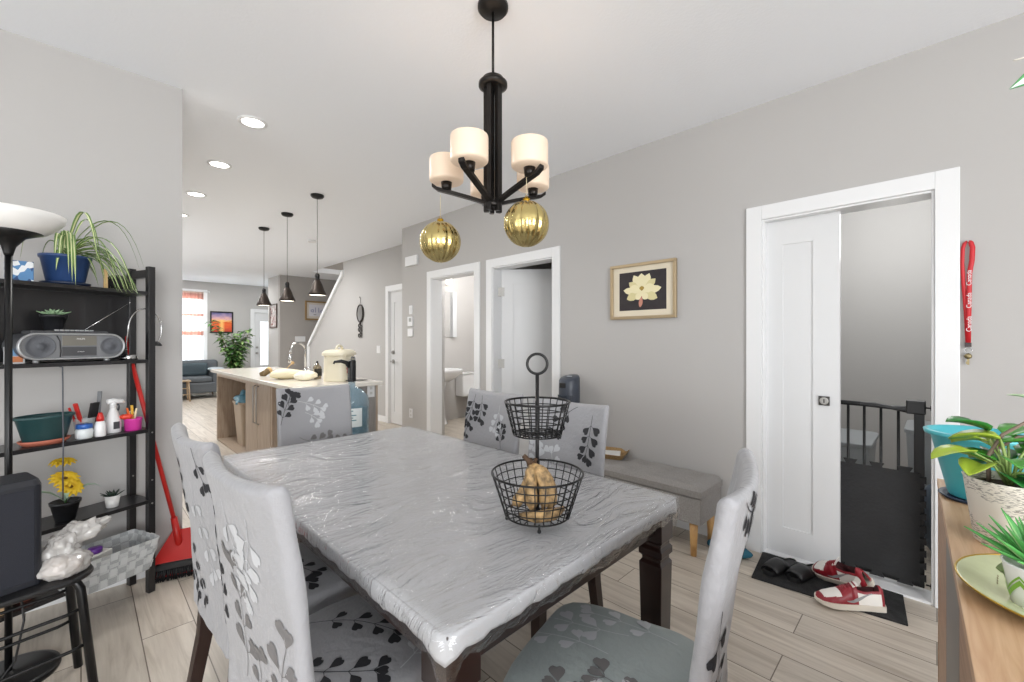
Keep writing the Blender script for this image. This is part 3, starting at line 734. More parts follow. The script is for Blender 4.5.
# spider plant in blue pot
BLUE = mat('blue_plastic', '#2d4775', .35)
bx = up(.312, .085, Z1)
t = pot('spider_plant', 'variegated spider plant spilling over a blue tapered pot on the top shelf', 'potted plant', bx, .062, .082, .135, BLUE, lip=True)
m = MB(); m.lathe([(.07, .0), (.082, .004), (.084, .014), (.080, .014), (.07, .006)], 32); m.build('saucer', mat('dark_navy', '#1c2a44', .4), parent=t)
R2 = random.Random(11)
for k in range(40):
    m = MB()
    # mostly falling towards the post at the shelf end
    if k < 24: az = -.35+R2.uniform(-.75, .55)
    elif k < 31: az = R2.uniform(-2.6, -1.3)
    else: az = R2.uniform(-3, 3)
    L = R2.uniform(.22, .40) if k < 24 else R2.uniform(.12, .24); rise = R2.uniform(.03, .15)
    if k % 9 == 0: rise = .23; L = .36
    if abs(az) > 1.9: L *= .55
    dx, dy = cos(az+UA), sin(az+UA)
    if dy > .5: L *= .5
    pts = []; ws = []
    for i in range(12):
        f = i/11; hx = L*f*(1-.22*f); z = .12+rise*4*f*(1-f)*.9+(-.20*f**2.4 if k % 9 else -.03*f**2)*(L/.36)
        pts.append((dx*hx*(.95)+.01*cos(k), dy*hx+.01*sin(k), max(z, .012 if hx < .09 else -.03))); ws.append(.015*(1-.2*f-.78*f**4)*(.55+.9*min(1, f*3))/1.2)
    m.strip(pts, ws, mats=[0, 1, 0], fold=.25)
    m.build('leaf', [GL, GY], parent=t)
# tissue box
m = MB(); m.box(-.038, .038, -.035, .035, 0, .085)
def checker():
    mm = bpy.data.materials.new('blue_check_carton'); mm.use_nodes = True; N = mm.node_tree.nodes; L = mm.node_tree.links
    v = N.new('ShaderNodeTexVoronoi'); v.inputs['Scale'].default_value = 48; tc = N.new('ShaderNodeTexCoord'); c = N.new('ShaderNodeValToRGB')
    c.color_ramp.interpolation = 'CONSTANT'; e = c.color_ramp.elements; e[0].color = lin('#f2f6fa'); e[1].position = .4; e[1].color = lin('#5b8fc2'); q = e.new(.65); q.color = lin('#274a80')
    L.new(tc.outputs['Object'], v.inputs[0]); L.new(v.outputs['Color'], c.inputs[0]); L.new(c.outputs[0], N['Principled BSDF'].inputs['Base Color']); return mm
o = m.build('tissue_box', checker(), loc=up(.465, .07, Z1), rot=UA-.2, bevel=.003); tag(o, 'blue and white patterned carton on the top shelf behind the lamp pole', 'box')
# hat / black cloth item
m = MB(); m.sphere((0, 0, .0), .05, 24, 10, 1.0, .75, .8, fn=lambda a, p: 1+.05*sin(3*a)); 
o = m.build('black_pouch', mat('black_cloth', '#1d1c1f', .8, bump=.5, bscale=30), loc=up(.115, .09, Z1+.038), rot=UA); tag(o, 'rounded black pouch under the hanging plant leaves, top shelf end', 'pouch')
# wooden stick clip
m = MB(); m.prism([(-.008, 0), (.008, 0), (.006, .09), (-.006, .09)], -.003, .003, M=Matrix.Rotation(pi/2, 4, 'X')); 
o = m.build('wooden_tag', mat('pale_wood', '#c9a878', .6), loc=up(.196, .02, Z1+.001), rot=UA); tag(o, 'small pale wooden stake standing beside the blue plant pot', 'plant stake')

# boombox -------------------------------------------------------------
SIL = mat('silver_plastic', '#b9bbbd', .3, metal=.5); GRY = mat('dark_grey_plastic', '#4b4c4f', .4); GR2 = mat('smoked_grey_plastic', '#77797c', .25, coat=.6)
t = thing('boombox', 'silver grey portable CD radio with oval face and two speakers', 'radio', up(.308, .07, Z2), UA)
W_, H_ = .365, .125
def slab(w, h, r, y0, y1, zc, n=10): 
    m = MB(); p = rrect(w, h, r, n)
    m.loft([[(x, y0, zc+z) for x, z in p], [(x, y1, zc+z) for x, z in p]], smooth=False); return m
m = slab(W_, H_-.012, .056, -.055, .085, .071); m.build('body', GRY, parent=t, bevel=.008, seg=3)
m = MB(); p = rrect(W_, H_-.008, .058, 12); q = rrect(W_-.014, H_-.022, .051, 12); zc = .071
m.loft([[(x, -.052, zc+z) for x, z in p], [(x, -.062, zc+z) for x, z in p], [(x*.99, -.066, zc+z*.99) for x, z in p], [(x, -.066, zc+z) for x, z in q], [(x, -.058, zc+z) for x, z in q]], False, False); m.build('front_bezel', SIL, parent=t)
m = slab(W_-.016, H_-.024, .05, -.0585, -.050, zc); m.build('front_panel', GR2, parent=t)
for sx, r in ((-.112, .047), (.128, .040)):
    m = MB(); M_ = Tr(sx, -.0585, zc) @ Matrix.Rotation(pi/2, 4, 'X')
    m.lathe([(r*1.0, 0), (r*1.02, .003), (r*.96, .004), (r*.9, .002), (r*.3, .0), (r*.28, .003), (.001, .005)], 36, M=M_, cap0=False); m.build('speaker_grille', mat('speaker_grey', '#5d6066', .45, bump=.4, bscale=400), parent=t)
m = MB(); m.box(-.045, .075, -.0605, -.057, .074, .118); m.build('disc_door', mat('taupe_grey_plastic', '#77746c', .35), parent=t, bevel=.001)
m = MB(); m.box(-.045, .075, -.0600, -.057, .028, .068); m.build('cassette_door', GRY, parent=t, bevel=.001)
m = MB(); m.tube([(-.062, -.060, .118), (-.052, -.060, .095), (-.049, -.060, .05), (-.051, -.060, .024)], .0022, 6); m.build('panel_line', BLACK, parent=t)
text('brand_lettering', 'PHILIPS', .009, WHITE, t, (.018, -.061, .104), (pi/2, 0, 0)); text('mode_lettering', 'CD RADIO', .005, WHITE, t, (.018, -.061, .046), (pi/2, 0, 0))
m = slab(W_-.1, .02, .009, -.03, .06, .131, 4); m.build('top_deck', GRY, parent=t, bevel=.003)
for k in range(8):
    m = MB(); m.box(-.055+.017*k, -.042+.017*k, -.028, -.016, .138, .146); m.build('button', SIL, parent=t, bevel=.001)
m = MB(); m.tube([(.06, .03, .14), (.245, .03, .292)], [.0028, .0016], 8); m.sphere((.245, .03, .292), .003, 8, 6); m.build('antenna', CHROME, parent=t)
for sx in (-.12, .12):
    m = MB(); m.cyl((sx, -.04, 0), (sx, -.04, .012), .010); m.build('foot', SIL, parent=t)
# succulent on the radio
t = pot('succulent_pot', 'small grey-green succulent in a black plastic pot on top of the radio', 'potted plant', up(.345, .105, Z2+.1415), .030, .042, .072, mat('black_plastic_pot', '#1e1f22', .4))
def rosette(t, z, n, L, w, m1, rows=3, r=R2, tilt=.4, stretch=1.0):
    for q in range(rows):
        for k in range(n):
            a = 2*pi*k/n+q*.5+r.uniform(-.1, .1); l = L*(1-.22*q)*r.uniform(.85, 1.1); el = tilt+q*.42
            pts = []; ws = []
            for i in range(6):
                f = i/5; pts.append((cos(a)*(.004+l*f*cos(el))*stretch, sin(a)*(.004+l*f*cos(el)), z+l*f*sin(el)+.006*f*f)); ws.append(w*(.6+1.2*f-1.75*f*f*f) if f < 1 else .001)
            m = MB(); m.strip(pts, ws, mats=[0, 0], fold=.35); o = m.build('leaf', m1, parent=t, solid=.0022)
rosette(t, .06, 8, .052, .016, GM, 3)
# gooseneck lamp
t = thing('clip_lamp', 'chrome gooseneck desk lamp with small round base at the shelf end', 'lamp', up(.088, .055, Z2), UA)
m = MB(); m.lathe([(.034, 0), (.036, .003), (.036, .02), (.033, .024), (.008, .026)], 28); m.build('base', CHROME, parent=t)
m = MB(); pts = []
for i in range(26):
    a = pi*1.0-(pi*1.25)*i/25; pts.append((.056+.072*cos(a), -.03, .155+.105*sin(a)))
pts = [(-.012, 0, .02), (-.016, -.01, .08)]+pts; m.tube(pts, .0035, 8); m.build('gooseneck', CHROME, parent=t)
m = MB(); m.cyl((-.012, 0, .02), (-.015, -.002, .07), .007); m.build('stem_sleeve', BLACK, parent=t)
e = pts[-1]; m = MB(); m.lathe([(.006, .012), (.012, .006), (.021, -.006), (.023, -.012), (.020, -.010)], 20, e, cap1=True); m.build('lamp_head', BLACK, parent=t)
# little picture card at the far end of shelf two
m = MB(); m.box(-.03, .03, -.002, .002, 0, .07); m.mat(1).box(-.024, .024, -.0028, -.001, .006, .03); m.mat(2).box(-.024, .024, -.0028, -.001, .032, .064)
o = m.build('picture_card', [WHITE, mat('orange_print', '#d98a5c', .5), mat('blue_print', '#7fa8cf', .5)], loc=up(.485, .05, Z2), rot=UA); tag(o, 'small blue and orange picture card standing behind the lamp pole', 'card')
# cord under the radio
m = MB(); P_ = [up(.36, -.012, Z2-.02), up(.362, -.02, Z2-.10), up(.36, -.015, 1.0), up(.36, -.02, .86), up(.362, -.02, .72), up(.365, -.03, .60)]
m.tube([up(.36, .01, Z2-.019)]+P_, .0028, 8); o = m.build('power_cord', mat('grey_cord', '#4c4e55', .5)); tag(o, 'dark power cord hanging down from the radio', 'cord')

# shelf three --------------------------------------------------------
GRN = mat('dark_green_plastic', '#27484a', .4)
t = thing('green_planter', 'empty dark green oval planter on a terracotta saucer', 'planter', up(.39, .06, Z3), UA)
m = MB(); m.lathe([(.001, .014), (.062, .014), (.068, .018), (.090, .112), (.098, .116), (.098, .126), (.093, .126), (.086, .112), (.064, .024), (.001, .024)], 40); o = m.build('pot', GRN, parent=t); o.scale = (1, .72, 1)
m = MB(); m.lathe([(.001, 0), (.066, 0), (.079, .012), (.084, .022), (.079, .022), (.074, .012), (.060, .006)], 40); o = m.build('saucer', mat('terracotta', '#b86a55', .6), parent=t); o.scale = (1, .72, 1)
t = thing('cream_jar', 'squat white cream jar with blue lid on the middle shelf', 'jar', up(.268, .035, Z3))
m = MB(); m.lathe([(.026, 0), (.030, .004), (.031, .035), (.027, .045), (.022, .047)], 28); m.build('jar_body', mat('milky_plastic', '#dfe5e6', .3), parent=t)
m = MB(); m.lathe([(.027, .046), (.029, .048), (.029, .064), (.027, .067), (.001, .067)], 28, cap0=True); m.build('lid', mat('bright_blue', '#2b5fae', .35), parent=t)
t = thing('glue_bottle', 'white squeeze bottle with red cap standing beside the cream jar', 'bottle', up(.215, .022, Z3))
m = MB(); m.lathe([(.019, 0), (.021, .003), (.021, .055), (.015, .07), (.011, .073)], 24); m.build('bottle_body', mat('white_plastic', '#ececec', .3), parent=t)
m = MB(); m.lathe([(.014, .072), (.014, .088), (.009, .105), (.006, .112), (.001, .112)], 20); m.build('cap', mat('red_plastic', '#c8302a', .35), parent=t)
RED = mat('red_plastic', '#c8302a', .35)
# clear cup with tools
t = thing('utensil_cup', 'clear plastic cup behind the red-capped bottle', 'cup', up(.235, .115, Z3))
m = MB(); m.lathe([(.030, 0), (.040, .085), (.0385, .085), (.0285, .003), (.001, .003)], 28); m.build('cup', mat('clear_plastic', '#eef4f6', .1, alpha=.35), parent=t)
def leaning(name, label, cat, t0, s0, z0, t1, s1, z1, w, th, m_):
    a = Vector(up(t0, s0, z0)); b = Vector(up(t1, s1, z1)); m = MB(); d = (b-a); q = d.to_track_quat('Z', 'Y').to_matrix().to_4x4()
    m.box(-w/2, w/2, -th/2, th/2, 0, d.length); o = m.build(name, m_, loc=tuple(a), bevel=min(w, th)*.25); o.rotation_euler = q.to_euler(); return tag(o, label, cat)
leaning('red_marker', 'thick red clip handle leaning up from the clear cup', 'tool', .242, .10, Z3+.02, .282, .08, Z3+.16, .016, .012, RED)
leaning('red_pen', 'slim white-tipped red pen in the clear cup', 'pen', .248, .115, Z3+.01, .292, .11, Z3+.14, .008, .008, RED)
leaning('calculator', 'small black calculator standing upright behind the red-capped bottle', 'calculator', .215, .10, Z3+.06, .207, .085, Z3+.155, .045, .009, BLACK)
leaning('ruler', 'grey perforated bar standing upright behind the spray bottle', 'tool', .175, .145, Z3+.002, .155, .165, Z3+.20, .017, .006, mat('mid_grey', '#6b6d70', .4))
t = thing('spray_bottle', 'white spray bottle with grey trigger head leaning among the cups', 'spray bottle', up(.145, .07, Z3), UA)
m = MB(); m.lathe([(.028, 0), (.031, .004), (.031, .06), (.018, .10), (.012, .115), (.012, .125)], 28); m.build('bottle_body', mat('white_plastic', '#ececec', .3), parent=t)
m = MB(); m.tube([(-.022, 0, .152), (.0, 0, .155), (.034, 0, .150), (.044, 0, .142)], [.012, .014, .011, .007], 10); m.cyl((0, 0, .122), (0, 0, .15), .012, .013); m.build('spray_head', mat('white_plastic', '#ececec', .3), parent=t)
m = MB(); m.tube([(.016, -.0, .143), (.024, 0, .125), (.020, 0, .105)], .0045, 8); m.build('trigger', GRY, parent=t)
m = MB(); m.box(-.012, .012, -.0325, -.0300, .02, .055); m.build('bottle_sticker', GRY, parent=t)
t = thing('pink_cup', 'bright pink plastic cup with orange-handled items on the shelf end', 'cup', up(.075, .045, Z3))
m = MB(); m.lathe([(.030, 0), (.034, .003), (.035, .052), (.037, .055), (.037, .062), (.035, .062), (.032, .052), (.030, .005), (.001, .005)], 28); m.build('cup', mat('hot_pink', '#d83fa2', .35), parent=t)
for k, (dt, ds, L, c, lb_, nm) in enumerate(((.026, 0, .115, '#e06a2a', 'orange stick standing in the pink cup', 'stick'), (.0, .012, .125, '#e2b03a', 'yellow pencil standing in the pink cup', 'pencil'), (-.012, -.006, .11, '#d9c9a8', 'cream pencil standing in the pink cup', 'pencil'))):
    leaning(nm, lb_, nm, .075, .045, Z3+.01, .075+dt, .045+ds, Z3+L, .010, .008, mat('stick_'+c[1:], c, .4))
m = MB(); m.sphere((0, 0, 0), .022, 16, 8, 1.2, .8, .6, fn=lambda a, p: 1+.12*sin(5*a)); o = m.build('red_rubber_toy', mat('coral_red', '#e3472f', .4), loc=up(.105, .04, Z3+.073)); tag(o, 'coral red lump balanced on the rim of the pink cup', 'toy')
t = thing('cream_tube', 'pale cream tube standing between the pink cup and the shelf post', 'tube', up(.030, .085, Z3))
t.location = up(.045, .125, Z3)
m = MB(); m.lathe([(.016, 0), (.018, .004), (.018, .06), (.012, .085), (.001, .088)], 20); m.build('tube_body', mat('cream_plastic', '#d9d3b6', .4), parent=t)

# shelf four ----------------------------------------------------------
t = pot('sunflower_pot', 'artificial yellow sunflowers in a black square-rimmed pot on the fourth shelf', 'potted plant', up(.325, .055, Z4), .033, .049, .092, mat('black_plastic_pot', '#1e1f22', .4))
YEL = mat('sunflower_yellow', '#e7c22c', .6); YE2 = mat('sunflower_centre', '#7a5a18', .9, bump=.8, bscale=200)
def flower(c, R, tilt, az):
    M_ = Tr(*c) @ Matrix.Rotation(az, 4, 'Z') @ Matrix.Rotation(tilt, 4, 'Y')
    for q in range(2):
        for k in range(13):
            a = 2*pi*k/13+q*.24; m = MB(); L = R*(1-.16*q)
            pts = [(cos(a)*L*f, sin(a)*L*f, .008*q+.016*sin(f*2.6)) for f in (.15, .35, .55, .75, .9, 1)]
            m.strip(pts, [.010, .015, .017, .015, .010, .001], mats=[0, 0], fold=.2, M=M_); m.build('petal', YEL, parent=t)
    m = MB(); m.sphere((0, 0, .012), R*.27, 16, 8, 1, 1, .45, M=M_); m.build('flower_centre', YE2, parent=t)
flower((-.004, -.012, .185), .055, .55, -1.2); flower((.012, -.03, .150), .05, .8, -1.0); flower((-.008, .01, .252), .048, .15, -1.5)
for c in ((-.004, -.008, .185), (.012, -.026, .150), (-.008, .01, .25)):
    m = MB(); m.tube([(0, 0, .075), (c[0]*.5, c[1]*.5, .12), c], .003, 6); m.build('flower_stem', GD, parent=t)
for k, az in enumerate((-.3, 2.7, -1.9)):
    m = MB(); pts = [(cos(az+UA)*f*.12, sin(az+UA)*f*.12*.8, .085+.06*sin(f*2.4)) for f in (0, .2, .4, .6, .8, 1)]; m.strip(pts, [.006, .022, .032, .03, .018, .002], mats=[0, 0], fold=.15); m.build('leaf', mat('pale_leaf_green', '#a9c4ac', .5), parent=t)
t = pot('small_white_planter', 'tiny dark spiky succulent in a white pot on the fourth shelf', 'potted plant', up(.150, .065, Z4), .024, .030, .058, mat('white_ceramic', '#e6e6e4', .25), lip=False)
rosette(t, .045, 7, .045, .009, mat('blackish_green', '#2e4034', .5), 3, tilt=.45)

# bottom shelf: woven basket, box -------------------------------------
def woven():
    mm = bpy.data.materials.new('grey_woven_strap'); mm.use_nodes = True; N = mm.node_tree.nodes; L = mm.node_tree.links; b = N['Principled BSDF']; b.inputs['Roughness'].default_value = .75
    tc = N.new('ShaderNodeTexCoord'); ck = N.new('ShaderNodeTexChecker'); ck.inputs['Scale'].default_value = 30; ck.inputs[1].default_value = lin('#b9bbbb'); ck.inputs[2].default_value = lin('#a0a2a3')
    mp = N.new('ShaderNodeMapping'); L.new(tc.outputs['Object'], mp.inputs[0]); L.new(mp.outputs[0], ck.inputs[0])
    no = N.new('ShaderNodeTexNoise'); no.inputs['Scale'].default_value = 150; mx = N.new('ShaderNodeMix'); mx.data_type = 'RGBA'; mx.blend_type = 'OVERLAY'; mx.inputs[0].default_value = .5
    L.new(ck.outputs[0], mx.inputs[6]); L.new(no.outputs[0], mx.inputs[7]); L.new(mx.outputs[2], b.inputs['Base Color']); return mm
WOV = woven()
t = thing('woven_basket', 'grey woven strap basket with sloping sides on the bottom shelf', 'basket', up(.215, -.03, Z5), UA)
def ringr(w, d, z, wob=0): return [(x, y, z) for x, y in rrect(w, d, .012, 3)]
m = MB(); m.loft([ringr(.27, .17, 0), ringr(.33, .225, .150), ringr(.322, .217, .150), ringr(.262, .162, .006)], True, True, smooth=False); m.build('basket_body', WOV, parent=t, merge=.0001)
ci = 0
for row in range(4):
    zz = .006+row*.037
    for side in range(4):
        n = 8 if side % 2 == 0 else 5
        for k in range(n):
            if (k+row) % 2: continue
            f0, f1 = k/n, (k+1)/n
            for_z = []
            def pt(f, z):
                w = .27+(.06)*z/.15; d = .17+.055*z/.15
                e = .0025
                if side == 0: return ((f-.5)*w*.97, -d/2-e, z)
                if side == 2: return ((f-.5)*w*.97, d/2+e, z)
                if side == 1: return (w/2+e, (f-.5)*d*.95, z)
                return (-w/2-e, (f-.5)*d*.95, z)
            if side == 0 or side == 1 or side == 3:
                if ci == 0: wm = MB(); ci = 1
                wm.add([pt(f0+.02, zz), pt(f1-.02, zz), pt(f1-.02, zz+.034), pt(f0+.02, zz+.034)], [(0, 1, 2, 3)])
o = wm.build('woven_straps', mat('pale_strap', '#c2c4c4', .7, bump=.3, bscale=200), parent=t, solid=.003)
t = thing('detergent_tub', 'white carton with a purple cap inside the grey woven basket', 'carton', up(.26, -.035, Z5+.008), UA+.3)
m = MB(); m.box(-.05, .05, -.035, .035, 0, .135); m.build('carton', mat('off_white', '#dcdad4', .5), parent=t, bevel=.003)
m = MB(); m.lathe([(.022, .135), (.027, .137), (.027, .155), (.024, .158), (.001, .158)], 24); m.build('cap', mat('purple_plastic', '#5b2d82', .35), parent=t)
m = MB(); m.box(-.11, .0, -.06, .06, 0, .16); o = m.build('photo_box', mat('beige_print_carton', '#b79a78', .6, var=.6, vscale=40), loc=up(.50, .08, Z5), rot=UA, bevel=.003); tag(o, 'beige printed carton on the bottom shelf seen behind the stool', 'carton')
m = MB(); m.box(-.12, .0, -.06, .06, 0, .2); o = m.build('grey_carton', mat('grey_carton', '#a9aaac', .6, var=.15, vscale=60), loc=up(.64, .08, Z5), rot=UA, bevel=.003); tag(o, 'pale grey carton on the bottom shelf beside the beige one', 'carton')
m = MB()
for k in range(26):
    a = R2.uniform(0, 6.28); r0 = R2.uniform(0, .03); l = R2.uniform(.05, .09); pts = [(r0*cos(a)+cos(a)*l*.5*f, r0*sin(a)+sin(a)*l*.35*f, .03+l*f*(1-.3*f)) for f in (0, .3, .6, .85, 1)]
    m.strip(pts, [.006, .014, .016, .01, .001], mats=[0, 0])
t = thing('green_plant', 'bushy green plant half hidden behind the plastic bag on the bottom shelf', 'plant', up(.44, .10, Z5), UA)
o = m.build('leaves', GD, parent=t)
m = MB(); m.lathe([(.03, 0), (.04, .05), (.035, .05), (.001, .045)], 20); m.build('pot', mat('terracotta', '#b86a55', .6), parent=t); o.location.z = .03
t.location.z = Z5
# floor lamp ------------------------------------------------------------
t = thing('floor_lamp', 'black torchiere floor lamp with white glass bowl beside the shelf', 'floor lamp', (-.195, 2.515, 0))
m = MB(); m.lathe([(.138, 0), (.14, .006), (.138, .016), (.12, .022), (.02, .026), (.012, .035)], 48); m.build('base', BLKM, parent=t)
m = MB(); m.cyl((0, 0, .02), (0, 0, 1.68), .0105, n=18); m.build('pole', BLKM, parent=t)
m = MB(); m.lathe([(.012, 1.62), (.014, 1.63), (.020, 1.655), (.045, 1.69), (.095, 1.712), (.09, 1.716), (.03, 1.705)], 40); m.build('shade_holder', BLKM, parent=t)
m = MB(); m.lathe([(.06, 1.705), (.10, 1.712), (.128, 1.735), (.150, 1.762), (.156, 1.785), (.152, 1.787), (.144, 1.765), (.123, 1.742), (.10, 1.720), (.02, 1.712)], 56); m.build('lamp_bowl', mat('opal_glass', '#ecebe8', .3), parent=t)
# stool + speaker + bag -------------------------------------------------
ST = radians(10); sx0, sy0 = -.222, 2.258
t = thing('metal_stool', 'black stool with rounded seat and tube legs beside the shelf', 'stool', (sx0, sy0, 0), ST)
m = MB(); p = rrect(.50, .27, .085, 10); m.loft([[(x*.97, y*.95, .432) for x, y in p], [(x, y, .440) for x, y in p], [(x, y, .446) for x, y in p], [(x*.985, y*.97, .452) for x, y in p]], smooth=False); m.build('seat', BLACK, parent=t, bevel=.003)
for ax in (-1, 1):
    for ay in (-1, 1):
        m = MB(); m.tube([(ax*.175, ay*.08, .432), (ax*.195, ay*.092, .427), (ax*.207, ay*.10, .40), (ax*.24, ay*.125, .0)], .0135, 12); m.build('leg', BLKM, parent=t)
for z, e in ((.33, .212), (.20, .225)):
    for ay in (-1, 1): m = MB(); yy = ay*(.10+(.4-z)*.0625); m.tube([(-e, yy, z), (-e*.8, yy, z-.008), (e*.8, yy, z-.008), (e, yy, z)], .006, 8); m.build('rung', BLKM, parent=t)
t = thing('loudspeaker', 'tall matte black loudspeaker cabinet standing on the stool', 'speaker', (-.245, 2.255, .452), ST+.08)
m = MB(); p = rrect(.27, .17, .018, 4); m.loft([[(x, y, 0) for x, y in p], [(x, y, .345) for x, y in p], [(x*.95, y*.9, .365) for x, y in p]], smooth=False); m.build('cabinet', mat('blue_black_plastic', '#1b1d24', .45, bump=.1, bscale=300), parent=t, bevel=.003)
m = MB(); m.box(-.12, .115, -.088, -.084, .02, .335); m.build('front_grille', mat('blue_black_cloth', '#20222b', .8, bump=.3, bscale=500), parent=t, bevel=.002)
# crumpled plastic bag
from mathutils import noise as mn
def crumple(name, c, rx, ry, rz, seed, amp=.25, freq=28, n=72, mm=36):
    m = MB()
    def fn(a, p):
        v = Vector((cos(p)*cos(a)*rx, cos(p)*sin(a)*ry, sin(p)*rz))*freq+Vector((seed, 0, 0))
        return 1+amp*(mn.noise(v)+.5*abs(mn.noise(v*2.3))+.25*mn.noise(v*5))
    m.sphere(c, 1, n, mm, rx, ry, rz, fn=fn); return m
BAG = mat('white_plastic_bag', '#e2dfdb', .25, trans=.3, coat=.4, alpha=.82)
t = thing('plastic_bag', 'crumpled white translucent plastic bag with rolls lying on the stool', 'bag', (-.045, 2.235, .452), ST)
m = crumple('b', (0, 0, .036), .072, .062, .043, 3); 
for i, v in enumerate(m.v): m.v[i] = (v[0], v[1], max(v[2], .001))
m.build('bag_body', BAG, parent=t)
m = crumple('b', (.045, .07, .115), .085, .045, .036, 9, .45, 26)
for i, v in enumerate(m.v): m.v[i] = (v[0], v[1]+.0, v[2]+(v[0]-.05)*.18)
m.build('bag_flap', BAG, parent=t)
m = crumple('b', (.0, .03, .085), .045, .04, .045, 5, .45, 30); m.build('bag_neck', BAG, parent=t)
m = crumple('b', (-.005, -.006, .033), .050, .040, .028, 15, .2, 30, 40, 20); m.build('bread_rolls', mat('bread', '#c08a5a', .7), parent=t)
# cords by the lamp
m = MB(); m.tube([(-.16, 2.47, .55), (-.165, 2.46, .40), (-.15, 2.42, .25), (-.17, 2.40, .12), (-.22, 2.44, .03), (-.28, 2.40, .028)], .0035, 8)
o = m.build('black_cable', BLACK); tag(o, 'black cable looping down beside the lamp pole behind the stool', 'cord')
# broom + dustpan
t = thing('dustpan_set', 'red long-handled lobby dustpan leaning at the wall corner beside the shelf', 'dustpan', (.360, 2.985, 0))
RB = mat('broom_red', '#b8241f', .35)
top = Vector((.155-.355, 3.03-2.975, 1.33)); bot = Vector((.02, .0, .22))
m = MB(); m.tube([bot, top], .0105, 12); m.build('handle', RB, parent=t)
m = MB(); m.tube([bot+Vector((.012, 0, -.10)), bot+(top-bot).normalized()*.10], [.020, .015], 12); m.build('handle_socket', RB, parent=t)
m = MB()
# hood pan: wedge
w0, w1 = .055, .115
m.add([(-w1, -.05, .02), (w1, -.05, .02), (w1, -.06, .10), (-w1, -.06, .10), (-w0, .045, .04), (w0, .045, .04), (w0*.7, .03, .235), (-w0*.7, .03, .235)],
      [(0, 4, 5, 1), (3, 2, 6, 7), (4, 7, 6, 5), (0, 3, 7, 4), (1, 5, 6, 2)], Tr(.03, .0, 0) @ Matrix.Rotation(-.3, 4, 'Z'))
m.build('pan', RB, parent=t, solid=.004)
t = thing('broom', 'black-bristled broom head on the floor under the red dustpan', 'broom', (.37, 2.955, 0))
m = MB(); M_ = Matrix.Rotation(-.25, 4, 'Z')
for i in range(26):
    for j in range(5):
        x = -.11+.22*i/25; y = -.02+.045*j/4; m.tube([(x*.92, y*.7, .07), (x*1.05+R2.uniform(-.004, .004), y*1.25, .001)], [.0035, .003], 5, M=M_)
o = m.build('bristles', BLACK, parent=t); 
m = MB(); p = rrect(.22, .05, .02, 5); m.loft([[(x, y, .062) for x, y in p], [(x, y, .082) for x, y in p], [(x*.7, y*.7, .093) for x, y in p]], M=M_, smooth=False); m.build('broom_head', BLACK, parent=t)
# ================================================================ KITCHEN
IW = wood('island_oak', '#a08c7b', '#b8a794', (14, 14, 1.2), .5)
IW2 = wood('island_grey_oak', '#85817d', '#999592', (14, 14, 1.2), .5)
QZ = mat('quartz_top', '#e4dfd6', .15, var=.05, vscale=30)
t = thing('kitchen_island', 'long oak kitchen island with pale quartz top, open bin bay and tall door', 'kitchen island', (0, 0, 0))
m = MB(); m.box(1.19, 1.965, 3.63, 6.72, .885, .92); m.build('countertop', QZ, parent=t, bevel=.004)
m = MB()
m.box(1.93, 1.95, 3.70, 6.68, 0, .885); m.box(1.25, 1.93, 6.64, 6.68, 0, .885); m.box(1.25, 1.93, 5.25, 5.29, 0, .885)
m.box(1.25, 1.93, 4.38, 4.42, 0, .885); m.box(1.25, 1.93, 5.29, 6.64, .835, .885); m.box(1.85, 1.93, 5.29, 6.64, .0, .835); m.box(1.25, 1.93, 5.29, 6.64, 0, .02)
m.box(1.30, 1.93, 4.42, 5.25, 0, .10); m.box(1.27, 1.93, 4.42, 5.25, .10, .885)
m.build('cabinet_body', IW, parent=t)
m = MB(); m.box(1.60, 1.93, 3.70, 3.74, 0, .885); m.box(1.60, 1.64, 3.74, 4.38, 0, .885); m.build('end_panel', IW2, parent=t)
for a, b in ((4.43, 4.835), (4.845, 5.245)):
    m = MB(); m.box(1.248, 1.268, a, b, .11, .88); d = m.build('door', IW, parent=t, bevel=.002)
    yh = b-.05 if a < 4.5 else a+.05
    m = MB(); m.tube([(1.246, yh, .46), (1.222, yh, .47), (1.222, yh, .83), (1.246, yh, .84)], .006, 8); m.build('door_handle', STEEL, parent=d)
m = MB(); m.box(1.845, 1.915, 3.694, 3.700, .775, .885); o = m.build('outlet_plate', WHITE, parent=t, bevel=.001)
m = MB(); m.box(1.868, 1.892, 3.691, 3.695, .845, .868); m.box(1.868, 1.892, 3.691, 3.695, .80, .823); m.build('outlet_sockets', mat('socket_grey', '#c8c8c6', .4), parent=t)
m = MB(); m.lathe([(.0015, 0), (.055, 0), (.062, .0015), (.064, .003)], 30); o = m.build('sink_rim', STEEL, loc=(1.86, 3.86, .9205)); tag(o, 'small round dark disc lying on the island corner behind the water jug', 'disc')
o.data.materials[0] = mat('dark_disc', '#4b4a47', .4)
